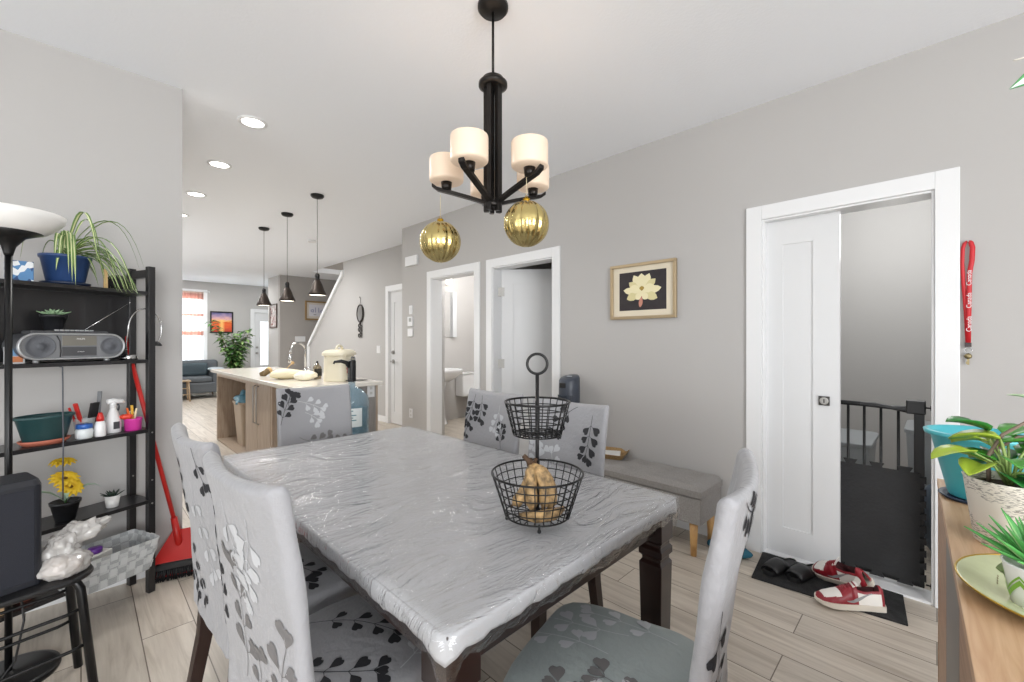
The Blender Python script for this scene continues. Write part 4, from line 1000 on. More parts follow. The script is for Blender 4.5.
# bin
t = thing('trash_bin', 'beige plastic trash bin lined with a blue bag inside the island bay', 'trash bin', (1.47, 6.05, .021))
m = MB(); m.loft([[(x, y, 0) for x, y in rrect(.20, .30, .04)], [(x, y, .50) for x, y in rrect(.27, .40, .05)], [(x, y, .505) for x, y in rrect(.29, .42, .055)], [(x, y, .53) for x, y in rrect(.29, .42, .055)], [(x, y, .53) for x, y in rrect(.26, .39, .05)], [(x, y, .03) for x, y in rrect(.19, .29, .04)]], smooth=False); m.build('bin', mat('beige_plastic', '#b5a38f', .45), parent=t, bevel=.003)
m = crumple('b', (0, 0, .55), .13, .19, .09, 4, .45, 14, 40, 20); m.build('bag_liner', mat('blue_film', '#5f9bb5', .35, coat=.2), parent=t)
m = MB(); m.box(-.05, .05, -.05, .05, 0, .16); o = m.build('small_carton', mat('dark_carton', '#5a5558', .6, var=.4, vscale=30), loc=(1.40, 5.66, .021)); tag(o, 'small dark carton beside the beige bin in the island bay', 'carton')
m = MB(); m.cyl((0, 0, 0), (0, 0, .03), .04); 
# jug on stand
t = thing('water_jug', 'large translucent blue five-gallon water jug standing behind the end dining chair', 'water jug', (1.585, 3.45, .485))
JUG = mat('jug_blue', '#86a4b4', .08, coat=.3, alpha=.5)
R_ = .135
m = MB(); m.lathe([(.02, .0), (R_*.9, .0), (R_, .02), (R_, .08), (R_*.965, .10), (R_, .12), (R_, .22), (R_*.965, .235), (R_, .25), (R_, .32), (R_*.93, .36), (R_*.6, .41), (.032, .435), (.028, .45), (.028, .475), (.001, .475)], 40); m.build('bottle', JUG, parent=t)
m = MB(); m.lathe([(R_*.97-.004, .01), (R_*.955-.004, .1), (R_*.97-.004, .27), (.001, .27)], 36); m.build('water', mat('jug_water', '#3f6c7d', .05, alpha=.9), parent=t)
m = MB(); M_ = Matrix.Identity(4)
aa = [radians(-150+10*i) for i in range(8)]
m.loft([[((R_+.0018)*cos(a), (R_+.0018)*sin(a), .12) for a in aa], [((R_+.0018)*cos(a), (R_+.0018)*sin(a), .27) for a in aa]], False, False, closed=False); m.build('label_sticker', mat('sticker_white', '#dfe7e8', .5), parent=t)
for k, (z, c0, c1) in enumerate(((.25, 1, 5), (.215, 1, 6), (.195, 1, 5), (.175, 1, 6), (.145, 2, 4))):
    m = MB(); a2 = aa[c0:c1]; m.loft([[((R_+.0026)*cos(a), (R_+.0026)*sin(a), z-.004) for a in a2], [((R_+.0026)*cos(a), (R_+.0026)*sin(a), z+.004) for a in a2]], False, False, closed=False); m.build('sticker_print', mat('print_teal', '#4c7f88', .5), parent=t)
t = thing('water_pump', 'black electric pump dispenser with curved spout on top of the water jug', 'pump', (1.585, 3.45, .9605))
m = MB(); m.cyl((0, 0, 0), (0, 0, .02), .034, n=24); m.loft([[(x, y, .02) for x, y in rrect(.055, .07, .02)], [(x, y, .17) for x, y in rrect(.055, .07, .02)], [(x*.8, y*.8, .178) for x, y in rrect(.055, .07, .02)]], smooth=False); m.build('pump_body', BLACK, parent=t, bevel=.003)
m = MB(); m.tube([(-.02, 0, .12), (-.045, .0, .158), (-.09, -.0, .172), (-.135, .02, .166), (-.142, .022, .15)], [.018, .018, .014, .010, .008], 12); m.build('spout', BLACK, parent=t)
t = thing('round_stand', 'small round white plant stand holding up the water jug', 'stand', (1.615, 3.45, 0))
m = MB(); m.lathe([(.02, .46), (.19, .46), (.20, .465), (.20, .485), (.193, .484), (.19, .478), (.02, .478)], 48); m.build('stand_top', mat('greyish_white', '#cfcdca', .4), parent=t)
for k in range(3):
    a = 2*pi*k/3+.4; m = MB(); m.cyl((.12*cos(a), .12*sin(a), .46), (.16*cos(a), .16*sin(a), 0), .012, n=12); m.build('leg', mat('greyish_white', '#cfcdca', .4), parent=t)
t.location.z = 0
o = bpy.data.objects['water_jug']; o.location.z = .4785
bpy.data.objects['water_pump'].location.z = .955
# cream canister with red flower
CREAM = mat('cream_enamel', '#e3dcc6', .3)
t = thing('cream_canister', 'cream lidded cooker with red flower print on the island top', 'cooker', (1.70, 3.96, .9205), .75)
m = MB(); m.loft([[(x, y, .0) for x, y in rrect(.27, .21, .05)], [(x, y, .01) for x, y in rrect(.275, .215, .055)], [(x, y, .235) for x, y in rrect(.27, .21, .06)]], smooth=False); m.build('body', CREAM, parent=t, bevel=.004)
m = MB(); m.loft([[(x, y, .236) for x, y in rrect(.305, .235, .06)], [(x, y, .262) for x, y in rrect(.305, .235, .06)], [(x*.85, y*.8, .285) for x, y in rrect(.305, .235, .06)], [(x*.5, y*.5, .292) for x, y in rrect(.305, .235, .06)]], smooth=False); m.build('lid', CREAM, parent=t, bevel=.006)
m = MB(); m.tube([(-.07, 0, .285), (-.045, 0, .318), (0, 0, .328), (.045, 0, .318), (.07, 0, .285)], .012, 10); m.build('lid_handle', CREAM, parent=t)
m = MB()
for k in range(5):
    a = 2*pi*k/5+.3; pts = [(-.06+cos(a)*l, -.1082, .11+sin(a)*l) for l in (.004, .02, .034, .042)]; m.strip(pts, [.008, .026, .024, .004], side=(-sin(a), 0, cos(a)), mats=[0, 0])
m.build('flower_print', mat('dusty_red', '#b5625c', .5), parent=t)
m = MB()
for cx_, cz_ in ((.03, .20), (.075, .195)): m.ring((cx_, -.1085, cz_), .022, .004, 20, 6, 'y')
m.build('knob_print', mat('slate_print', '#5e6672', .5), parent=t)
for sx in (-.09, .09): m = MB(); m.box(sx-.03, sx+.03, -.1095, -.11, .005, .013); m.build('base_vent', BLACK, parent=t)
# faucet
t = thing('kitchen_faucet', 'chrome pull-down kitchen faucet with high arc on the island', 'faucet', (1.80, 5.10, .92))
m = MB(); m.lathe([(.028, 0), (.030, .004), (.026, .012), (.018, .03), (.016, .06)], 24); m.build('faucet_base', CHROME, parent=t)
m = MB(); pts = [(0, 0, .04), (0, 0, .26)]+[(-.09+.09*cos(a), 0, .26+.09*sin(a)) for a in [pi*i/10 for i in range(1, 11)]]+[(-.182, 0, .22)]
pts = [(p[0], p[0]*.4, p[2]) for p in pts]; m.tube(pts, .0125, 12); m.build('spout', CHROME, parent=t)
m = MB(); m.cyl((-.182, -.073, .225), (-.19, -.076, .13), .015, .019); m.build('spray_head', CHROME, parent=t)
m = MB(); m.cyl((.0, -.0, .05), (.05, -.02, .075), .007); m.build('lever', CHROME, parent=t)
def simple(name, label, cat, m, mt, loc, rot=0, **k):
    o = m.build(name, mt, loc=loc, rot=rot, **k); return tag(o, label, cat)
t = thing('soap_bottle', 'small clear soap bottle with dark label beside the faucet', 'bottle', (1.62, 4.28, .9205))
m = MB(); m.loft([[(x, y, z) for x, y in rrect(.07*s_, .05*s_, .015)] for z, s_ in ((0, .95), (.01, 1), (.12, 1), (.135, .6), (.15, .4))], smooth=False); m.build('bottle_body', mat('smoky_clear', '#9a8f7d', .15, trans=.5), parent=t, bevel=.003)
m = MB(); m.box(-.034, .034, -.0262, -.0252, .03, .10); m.build('bottle_sticker', BLACK, parent=t)
m = MB(); m.cyl((0, 0, .148), (0, 0, .175), .010); m.build('cap', BLACK, parent=t)
m = MB(); m.loft([[(x, y, z) for x, y in rrect(.22, .14, .03)] for z in (0, .02)], smooth=False)
simple('cutting_board', 'light wooden tray lying on the island beside the faucet', 'tray', m, wood('board_wood', '#b98a5b', '#cba173', (3, 20, 3)), (1.60, 4.72, .9205), .5, bevel=.004)
m = crumple('b', (0, 0, .045), .15, .10, .05, 21, .22, 14, 40, 20)
for i, v in enumerate(m.v): m.v[i] = (v[0], v[1], max(0.0005, v[2]))
simple('cream_cloth', 'cream crumpled cloth heap on the island counter', 'cloth', m, mat('cream_cloth', '#e6dec2', .8), (1.42, 4.50, .9205))
m = crumple('b', (0, 0, .04), .09, .07, .045, 23, .3, 18, 36, 18)
for i, v in enumerate(m.v): m.v[i] = (v[0], v[1], max(0.0005, v[2]))
simple('white_bag', 'small pale plastic bag bundle between the cloth heap and the cooker', 'bag', m, mat('pale_bag', '#ebe6d4', .4), (1.50, 4.24, .9205))
t = thing('spice_jar', 'tipped glass jar with wooden lid near the island edge', 'jar', (1.375, 5.05, .9535), .4)
m = MB(); M_ = Matrix.Rotation(radians(62), 4, 'Y'); m.lathe([(.02, -.05), (.032, -.046), (.032, .03), (.028, .04)], 20, M=M_); m.build('jar_body', mat('amber_glass', '#6e5a3a', .2), parent=t)
m = MB(); m.lathe([(.034, .035), (.034, .065), (.001, .066)], 20, M=M_); m.build('lid', mat('cork', '#cfae7c', .7), parent=t)
m = MB(); m.lathe([(.03, 0), (.05, .015), (.075, .05), (.073, .05), (.05, .018), (.001, .006)], 28)
simple('dark_bowl', 'small dark bowl beside the wooden tray on the island', 'bowl', m, mat('dark_bowl', '#3a3632', .4), (1.50, 4.92, .9205))
m = MB(); m.tube([(0, 0, .0), (.06, .02, .09), (.10, .03, .12)], [.004, .004, .006], 8)
m.sphere((.11, .034, .13), .018, 12, 8, 1, .5, 1); simple('wooden_spoon', 'pale wooden spoon resting against the dark bowl', 'spoon', m, mat('pale_wood', '#c9a878', .6), (1.50, 4.90, .925))
# pendants
PB = mat('dark_brown_metal', '#3a322d', .35, metal=.6)
pls = {4.37: 'dark bell pendant light over the near end of the island', 5.25: 'dark bell pendant light over the middle of the island', 6.13: 'dark bell pendant light over the living room end of the island'}
for yy, lb_ in pls.items():
    t = thing('pendant_light', lb_, 'pendant light', (1.655, yy, 0), 0, 'pendants over the island')
    m = MB(); m.lathe([(.006, 2.70), (.05, 2.712), (.062, 2.725), (.062, 2.74)], 32); m.build('canopy', BLKM, parent=t)
    m = MB(); m.cyl((0, 0, 1.95), (0, 0, 2.71), .0025, n=8); m.build('cord', BLACK, parent=t)
    m = MB(); m.lathe([(.005, 1.965), (.016, 1.96), (.022, 1.945), (.022, 1.92), (.018, 1.915), (.024, 1.91), (.024, 1.892)], 28); m.build('socket', BLKM, parent=t)
    m = MB(); m.lathe([(.022, 1.90), (.032, 1.885), (.048, 1.85), (.065, 1.80), (.082, 1.765), (.086, 1.742), (.083, 1.742), (.062, 1.80), (.03, 1.87)], 40, cap0=False, cap1=True); m.build('lamp_shade', PB, parent=t)
    m = MB(); m.lathe([(.08, 1.748), (.001, 1.747)], 32, cap0=False); m.build('diffuser', mat('pendant_glow', '#ffffff', .5, emis='#fff4e0', es=4), parent=t)
    l = bpy.data.lights.new('pendant_bulb', 'AREA'); l.shape = 'DISK'; l.size = .14; l.energy = 2.5; l.color = (1, .94, .85)
    o = bpy.data.objects.new('pendant_bulb', l); COL.objects.link(o); o.location = (1.655, yy, 1.74)
m = MB(); m.lathe([(.0, 0), (.055, 0), (.06, -.012), (.05, -.03), (.001, -.035)][1:], 28); simple('smoke_detector', 'small round white smoke detector on the ceiling over the kitchen', 'smoke detector', m, WHITE, (2.35, 6.4, H))

# ================================================================ WALL FITTINGS
def plate(name, label, cat, m, loc, mt=WHITE, **k): o = m.build(name, mt, loc=loc, **k); return tag(o, label, cat)
m = MB(); m.box(-.035, 0, -.13, .13, -.06, .06); plate('door_chime', 'white rectangular box mounted high on the wall beside the bathroom door', 'wall box', m, (2.93, 4.66, 2.29), bevel=.006)
m = MB(); m.box(-.008, 0, -.035, .035, -.055, .055); m.box(-.014, -.008, -.012, .012, -.03, .03); plate('light_switch', 'white light switch plate, topmost of the stacked wall controls', 'switch', m, (2.93, 4.70, 1.68))
t = thing('thermostat', 'white thermostat box in the middle of the stacked wall controls', 'thermostat', (2.93, 4.70, 1.535))
m = MB(); m.box(-.022, 0, -.055, .055, -.06, .06); m.build('body', WHITE, parent=t, bevel=.004)
m = MB(); m.box(-.024, -.021, -.035, .015, -.005, .04); m.build('screen', mat('lcd_grey', '#9aa09b', .3), parent=t)
m = MB(); m.box(-.02, 0, -.055, .055, -.05, .05); plate('wall_control', 'white square control box, lowest of the stacked wall controls', 'control box', m, (2.93, 4.70, 1.395), bevel=.004)
t = thing('wall_outlet', 'white wall outlet low on the grey wall below the thermostat', 'outlet', (2.93, 4.70, .38))
m = MB(); m.box(-.006, 0, -.035, .035, -.057, .057); m.build('plate', WHITE, parent=t, bevel=.001)
for z in (-.025, .025): m = MB(); m.box(-.008, -.005, -.015, .015, z-.014, z+.014); m.build('socket', mat('socket_grey', '#c8c8c6', .4), parent=t)
t = thing('double_switch', 'white double rocker switch beside the hall door', 'switch', (3.40, 6.42, 1.15))
m = MB(); m.box(-.006, 0, -.06, .06, -.06, .06); m.build('plate', WHITE, parent=t, bevel=.001)
for y_ in (-.025, .025): m = MB(); m.box(-.009, -.005, y_-.017, y_+.017, -.035, .035); m.build('rocker', mat('rocker_white', '#e4e4e4', .3), parent=t)
t = thing('triple_switch', 'white triple switch plate on the dark stair wall', 'switch', (3.50, 10.24, 1.33))
m = MB(); m.box(-.11, .11, -.006, 0, -.06, .06); m.build('plate', WHITE, parent=t, bevel=.001)
for x_ in (-.06, 0, .06): m = MB(); m.box(x_-.018, x_+.018, -.009, -.005, -.035, .035); m.build('rocker', mat('rocker_white', '#e4e4e4', .3), parent=t)
# oval mirror with ornament below
t = thing('oval_mirror', 'small oval dark-framed mirror hanging on a hook on the hall wall', 'mirror', (3.40, 7.04, 1.76))
m = MB(); n = 40
m.loft([[(x_, .115*k*cos(2*pi*i/n), .155*k*sin(2*pi*i/n)) for i in range(n)] for x_, k in ((-.004, 1), (-.03, 1), (-.035, .93), (-.03, .84), (-.01, .82))], smooth=False); m.build('frame', mat('dark_pewter', '#3d3a37', .4, metal=.6), parent=t)
m = MB(); m.loft([[(x_, .097*cos(2*pi*i/n), .132*sin(2*pi*i/n)) for i in range(n)] for x_ in (-.022, -.025)], smooth=False); m.build('glass', mat('mirror_glass', '#f2f2f2', .03, metal=1), parent=t)
m = MB(); m.tube([(-.02, .0, .15), (-.01, 0, .20), (-.012, .0, .27), (-.02, .008, .29), (-.02, .016, .27)], .004, 6); m.build('hook', mat('dark_pewter', '#3d3a37', .4, metal=.6), parent=t)
t = thing('wall_ornament', 'dark scrolled metal ornament hanging below the oval mirror', 'ornament', (3.39, 7.04, 1.46))
for k, (y_, z_, R_) in enumerate(((-.03, .07, .032), (.03, .09, .030), (-.02, .0, .035), (.035, .02, .03), (-.03, -.07, .034), (.03, -.08, .03), (0, .13, .018))):
    m = MB(); m.ring((-.008, y_, z_), R_, .009, 20, 8, 'x'); m.build('scroll', mat('dark_pewter', '#3d3a37', .4, metal=.6), parent=t)
# framed sign
t = thing('framed_sign', 'wide gold-framed sign with faint blue lettering on the stair wall', 'framed sign', (4.02, 10.24, 1.985))
def frame(t, w, h, fw, d, fm, axis='y', sgn=-1):
    m = MB(); q = [(-w/2, w/2, h/2-fw, h/2), (-w/2, w/2, -h/2, -h/2+fw), (-w/2, -w/2+fw, -h/2+fw, h/2-fw), (w/2-fw, w/2, -h/2+fw, h/2-fw)]
    for a, b, c, e in q: m.box(a, b, -d, 0, c, e) if axis == 'y' else m.box(-d, 0, a, b, c, e)
    m.build('frame', fm, parent=t, bevel=.003)
OAKF = mat('gold_oak', '#93784f', .4)
frame(t, .84, .44, .035, .03, OAKF)
m = MB(); m.box(-.385, .385, -.012, -.004, -.185, .185); m.build('mount', mat('sign_cream', '#cfc7bd', .6), parent=t)
m = MB(); m.box(-.33, .33, -.0135, -.012, -.13, .14); m.build('paper', mat('sign_paper', '#d5d3da', .6), parent=t)
LB = mat('faint_blue_ink', '#9296b4', .6)
for k, (h0, h1, wv) in enumerate(((-.04, .03, .05), (-.04, .075, .02), (-.04, .075, .02), (-.04, .035, .05), (-.045, .03, .03), (-.04, .06, .04), (-.04, .03, .05), (-.04, .04, .03))):
    x_ = -.26+k*.072; m = MB(); 
    if wv > .025: m.ring((x_, -.0142, -.005), wv*.55, .008, 16, 6, 'y'); m.box(x_+wv*.4, x_+wv*.4+.012, -.0155, -.013, h0, h1)
    else: m.box(x_-.008, x_+.008, -.0155, -.013, h0, h1)
    m.build('lettering', LB, parent=t)
for x_ in (-.2, .0): m = MB(); m.box(x_-.03, x_+.03, -.0155, -.013, -.10, -.085); m.build('lettering', mat('grey_ink', '#8b8a86', .6), parent=t)
# small picture on the entry wall
t = thing('small_picture', 'narrow framed picture with grey and red marks on the entry wall edge', 'picture', (3.08, 10.66, 1.85))
frame(t, .50, .54, .03, .025, mat('dark_wood_frame', '#4d4038', .4), 'x')
def art(name, stops, scale=6, dist=2):
    mm = bpy.data.materials.new(name); mm.use_nodes = True; N = mm.node_tree.nodes; L = mm.node_tree.links
    tc = N.new('ShaderNodeTexCoord'); no = N.new('ShaderNodeTexNoise'); no.inputs['Scale'].default_value = scale; no.inputs['Distortion'].default_value = dist
    cr = N.new('ShaderNodeValToRGB'); e = cr.color_ramp.elements; e[0].color = lin(stops[0][1]); e[0].position = stops[0][0]; e[1].color = lin(stops[-1][1]); e[1].position = stops[-1][0]
    for p, c in stops[1:-1]: q = e.new(p); q.color = lin(c)
    L.new(tc.outputs['Object'], no.inputs[0]); L.new(no.outputs[0], cr.inputs[0]); L.new(cr.outputs[0], N['Principled BSDF'].inputs['Base Color']); N['Principled BSDF'].inputs['Roughness'].default_value = .5; return mm
m = MB(); m.box(-.01, -.004, -.225, .225, -.245, .245); m.build('print', art('grey_collage', [(.35, '#d8d5d2'), (.47, '#8a8785'), (.52, '#c9c3c0'), (.6, '#9c5a58'), (.66, '#4a4644')], 11, 1), parent=t)
# sunset painting
t = thing('sunset_painting', 'black-framed orange sunset over water painting on the far wall', 'painting', (2.50, 12.8, 1.755))
frame(t, .49, .54, .03, .03, BLACK)
def sunset():
    mm = bpy.data.materials.new('sunset_canvas'); mm.use_nodes = True; N = mm.node_tree.nodes; L = mm.node_tree.links; b = N['Principled BSDF']
    tc = N.new('ShaderNodeTexCoord'); sp = N.new('ShaderNodeSeparateXYZ'); L.new(tc.outputs['Object'], sp.inputs[0])
    mp = N.new('ShaderNodeMapping'); mp.inputs['Scale'].default_value = (4, 1, 22); L.new(tc.outputs['Object'], mp.inputs[0])
    no = N.new('ShaderNodeTexNoise'); no.inputs['Scale'].default_value = 1.6; no.inputs['Detail'].default_value = 4; L.new(mp.outputs[0], no.inputs[0])
    ad = N.new('ShaderNodeMath'); ad.operation = 'MULTIPLY_ADD'; ad.inputs[1].default_value = .22; L.new(no.outputs[0], ad.inputs[0]); L.new(sp.outputs[2], ad.inputs[2])
    mr = N.new('ShaderNodeMapRange'); mr.inputs[1].default_value = -.15; mr.inputs[2].default_value = .37; L.new(ad.outputs[0], mr.inputs[0])
    cr = N.new('ShaderNodeValToRGB'); e = cr.color_ramp.elements; e[0].position = 0; e[0].color = lin('#a0392a'); e[1].position = 1; e[1].color = lin('#3b4a80')
    for p, c in ((.2, '#d9512c'), (.4, '#e8692e'), (.5, '#d8551f'), (.56, '#f0b56a'), (.68, '#d8a6a8'), (.82, '#9a86a8')): q = e.new(p); q.color = lin(c)
    L.new(mr.outputs[0], cr.inputs[0])
    # bright reflection column
    a1 = N.new('ShaderNodeMath'); a1.operation = 'ABSOLUTE'; L.new(sp.outputs[0], a1.inputs[0])
    m2 = N.new('ShaderNodeMapRange'); m2.inputs[1].default_value = .0; m2.inputs[2].default_value = .07; m2.inputs[3].default_value = .8; m2.inputs[4].default_value = 0; L.new(a1.outputs[0], m2.inputs[0])
    m3 = N.new('ShaderNodeMath'); m3.operation = 'LESS_THAN'; m3.inputs[1].default_value = .06; L.new(sp.outputs[2], m3.inputs[0])
    m4 = N.new('ShaderNodeMath'); m4.operation = 'MULTIPLY'; L.new(m2.outputs[0], m4.inputs[0]); L.new(m3.outputs[0], m4.inputs[1])
    mx = N.new('ShaderNodeMix'); mx.data_type = 'RGBA'; mx.inputs[7].default_value = lin('#ffd27a'); L.new(m4.outputs[0], mx.inputs[0]); L.new(cr.outputs[0], mx.inputs[6]); L.new(mx.outputs[2], b.inputs['Base Color']); b.inputs['Roughness'].default_value = .6; return mm
m = MB(); m.box(-.218, .218, -.012, -.004, -.243, .243); m.build('canvas', sunset(), parent=t)
# curtain
def curtain_mat():
    mm = bpy.data.materials.new('sheer_curtain'); mm.use_nodes = True; N = mm.node_tree.nodes; L = mm.node_tree.links; N.remove(N['Principled BSDF'])
    d = N.new('ShaderNodeBsdfDiffuse'); tr = N.new('ShaderNodeBsdfTranslucent'); mx = N.new('ShaderNodeMixShader'); mx.inputs[0].default_value = .5
    tc = N.new('ShaderNodeTexCoord'); sp = N.new('ShaderNodeSeparateXYZ'); L.new(tc.outputs['Object'], sp.inputs[0])
    cr = N.new('ShaderNodeValToRGB'); cr.color_ramp.interpolation = 'CONSTANT'; e = cr.color_ramp.elements; mr = N.new('ShaderNodeMapRange'); mr.inputs[1].default_value = .5; mr.inputs[2].default_value = 2.5
    L.new(sp.outputs[2], mr.inputs[0]); L.new(mr.outputs[0], cr.inputs[0])
    W_, B_ = lin('#eef0f2'), lin('#cfaaa0'); e[0].color = W_; e[1].position = .46; e[1].color = B_
    for p, c in ((.51, W_), (.69, B_), (.72, W_), (.895, B_), (.965, lin('#e6d2c8'))): q = e.new(p); q.color = c
    for s_ in (d, tr): L.new(cr.outputs[0], s_.inputs[0])
    L.new(d.outputs[0], mx.inputs[1]); L.new(tr.outputs[0], mx.inputs[2]); L.new(mx.outputs[0], N['Material Output'].inputs[0]); return mm
m = MB(); nx = 60; vs = []
for z in (.15, .8, 1.5, 2.2, 2.48):
    for i in range(nx+1): vs.append((1.25+.86*i/nx, 12.735+.018*sin(i*1.25)+.006*sin(i*.4), z))
m.add(vs, [(j*(nx+1)+i, j*(nx+1)+i+1, (j+1)*(nx+1)+i+1, (j+1)*(nx+1)+i) for j in range(4) for i in range(nx)], None, True)
o = m.build('curtain', curtain_mat(), solid=.0015); tag(o, 'sheer white curtain with salmon bands over the living room window', 'curtain')
m = MB(); m.cyl((1.15, 12.735, 2.49), (2.22, 12.735, 2.49), .01, n=12); m.sphere((2.23, 12.735, 2.49), .018); m.box(2.19, 2.205, 12.735, 12.785, 2.48, 2.50); o = m.build('curtain_rod', WHITE); tag(o, 'thin white curtain rod above the living room window', 'curtain rod')
# ================================================================ LIVING ROOM
SOF = mat('sofa_grey', '#5d6267', .85, bump=.3, bscale=200); CUS = mat('sofa_cushion_teal_grey', '#46535a', .85, bump=.3, bscale=200)
t = thing('sofa', 'slate grey fabric sofa with wooden legs under the curtained window', 'sofa', (1.36, 11.98, 0))
m = MB(); m.box(-.95, .95, -.42, .40, .13, .36); m.build('base', SOF, parent=t, bevel=.03)
m = MB(); m.box(-.95, .95, .18, .42, .36, .84); m.build('backrest', SOF, parent=t, bevel=.07, seg=4)
for sx in (-1, 1): m = MB(); m.box(sx*.85-.11, sx*.85+.11, -.42, .40, .30, .60); m.build('arm', SOF, parent=t, bevel=.06, seg=4)
for x_ in (-.37, .37): m = MB(); m.box(x_-.365, x_+.365, -.40, .18, .36, .48); m.build('seat_cushion', SOF, parent=t, bevel=.04, seg=3)
for x_ in (-.37, .37): m = MB(); m.box(x_-.36, x_+.36, .05, .20, .48, .78); m.build('back_cushion', CUS, parent=t, bevel=.06, seg=3)
for sx in (-.85, .85):
    for sy in (-.36, .34): m = MB(); m.cyl((sx, sy, .14), (sx*1.02, sy, 0), .022, .015); m.build('leg', mat('brown_leg', '#6b4a30', .5), parent=t)
m = MB(); m.box(-.12, .13, -.43, .2, 0, .012); o = crumple('b', (0, 0, 0), .15, .36, .05, 31, .12, 8, 40, 20).build('throw_blanket', mat('pale_grey_throw', '#a9b2b8', .9), loc=(2.21, 11.9, .63)); tag(o, 'pale grey throw draped over the sofa arm beside the plant', 'blanket')
t = thing('side_stool', 'small light wooden slatted stool in front of the grey sofa', 'stool', (1.50, 11.38, 0))
WS = mat('light_wood', '#b39a7d', .5)
for sx in (-1, 1):
    for sy in (-1, 1): m = MB(); m.cyl((sx*.13, sy*.13, 0), (sx*.11, sy*.11, .42), .014); m.build('leg', WS, parent=t)
m = MB(); m.box(-.15, .15, -.15, .15, .42, .445); m.build('seat', WS, parent=t, bevel=.005)
for z in (.15, .28): m = MB(); m.cyl((-.12, -.12, z), (.12, -.12, z), .009); m.build('rung', WS, parent=t)
# plant
t = thing('potted_ficus', 'tall bushy green indoor plant between the sofa and the entry door', 'potted plant', (2.66, 12.2, 0))
m = MB(); m.lathe([(.12, 0), (.15, .01), (.18, .28), (.17, .28), (.14, .25), (.001, .25)], 28); m.build('pot', mat('grey_pot', '#8b8a88', .6), parent=t)
R3 = random.Random(5)
LG1, LG2 = mat('leaf_mid_green', '#4f7a3f', .4), mat('leaf_light_green', '#8fae6a', .4)
m = MB()
branches = [(-.5, -.12, 1.75), (-.3, .1, 1.4), (.05, 0, 1.5), (.2, -.1, 1.55), (.3, .08, 1.3), (-.05, -.2, 1.25), (.12, .15, 1.1), (-.25, -.05, 1.15), (.30, -.12, 1.55), (0, .1, 1.4), (.1, -.2, 1.3), (-.1, -.1, 1.5)]
sm = MB()
for bx_, by_, bz_ in branches:
    pts = [Vector((bx_*f*f*.8+bx_*f*.2, by_*f, .25+(bz_-.25)*f)) for f in (0, .25, .5, .75, 1)]
    sm.tube(pts, [.012, .010, .008, .006, .003], 6)
    for k in range(46):
        f = R3.uniform(.3, 1.0); i = min(3, int(f*4)); p = pts[i].lerp(pts[i+1], f*4-i)
        az = R3.uniform(0, 2*pi); L = R3.uniform(.13, .21); el = R3.uniform(-.3, .7)
        q = [tuple(p+Vector((cos(az)*cos(el)*L*g, sin(az)*cos(el)*L*g, sin(el)*L*g-.06*g*g))) for g in (0, .25, .5, .8, 1)]
        c = 0 if R3.random() < .7 else 1
        m.strip(q, [.008, .06, .075, .04, .002], mats=[c, c], fold=.2)
m.build('foliage', [LG1, LG2], parent=t); sm.build('stems', mat('stem_brown', '#6a5a3c', .7), parent=t)
# bathroom ---------------------------------------------------------------
POR = mat('porcelain', '#eeeeee', .12)
t = thing('pedestal_sink', 'white porcelain pedestal sink seen through the bathroom doorway', 'sink', (3.93, 5.40, 0))
m = MB(); m.loft([[(x*k, y*k2+.06*(1-k2), z) for x, y in rrect(.56, .46, .14, 8)] for k, k2, z in ((.35, .4, .66), (.7, .75, .72), (.95, .95, .78), (1, 1, .83), (1, 1, .855), (.86, .8, .855), (.5, .5, .76), (.05, .05, .74))]); m.build('basin', POR, parent=t)
m = MB(); m.lathe([(.12, 0), (.115, .02), (.08, .10), (.075, .5), (.10, .68)], 28, (0, .08, 0)); m.build('pedestal', POR, parent=t)
m = MB(); m.tube([(0, .17, .855), (0, .17, .93), (0, .10, .96), (0, .04, .94)], .010, 10); m.cyl((-.06, .17, .855), (-.06, .17, .90), .012); m.cyl((.06, .17, .855), (.06, .17, .90), .012); m.build('faucet', CHROME, parent=t)
t = thing('toilet', 'white toilet partly visible behind the bathroom door frame', 'toilet', (4.55, 5.28, 0))
m = MB(); m.box(-.20, .20, .16, .36, .38, .74); m.build('tank', POR, parent=t, bevel=.02)
m = MB(); m.box(-.21, .21, .15, .37, .742, .77); m.build('tank_lid', POR, parent=t, bevel=.008)
m = MB(); m.loft([[(x*k, y*k2-.08+dy, z) for x, y in rrect(.36, .48, .17, 8)] for k, k2, dy, z in ((.6, .7, .08, 0), (.55, .6, .1, .15), (.9, .9, .02, .32), (1, 1, 0, .38), (1, 1, 0, .40))]); m.build('bowl', POR, parent=t)
m = MB(); m.loft([[(x, y-.08, z) for x, y in rrect(.37, .49, .18, 8)] for z in (.401, .43)], smooth=False); m.build('seat_lid', POR, parent=t, bevel=.008)
t = thing('bathroom_mirror', 'tall frameless mirror with white edge above the pedestal sink', 'mirror', (4.02, 5.66, 1.72))
m = MB(); m.box(-.26, .26, -.012, 0, -.37, .37); m.build('mirror_glass', mat('mirror_glass', '#f2f2f2', .03, metal=1), parent=t)
m = MB(); m.box(.26, .34, -.05, 0, -.37, .37); m.build('edge_frame', WHITE, parent=t, bevel=.003)
t = thing('vanity_light', 'glowing white vanity light bar above the bathroom mirror', 'wall light', (4.0, 5.66, 2.26))
m = MB(); m.box(-.25, .25, -.03, 0, -.05, .05); m.build('back_plate', STEEL, parent=t, bevel=.003)
for x_ in (-.17, 0, .17): m = MB(); m.lathe([(.03, -.07), (.055, -.05), (.055, .04), (.03, .055), (.001, .055)], 24, (x_, -.09, 0)); m.build('lamp_shade', mat('vanity_glow', '#ffffff', .4, emis='#fff6ea', es=2.5), parent=t)
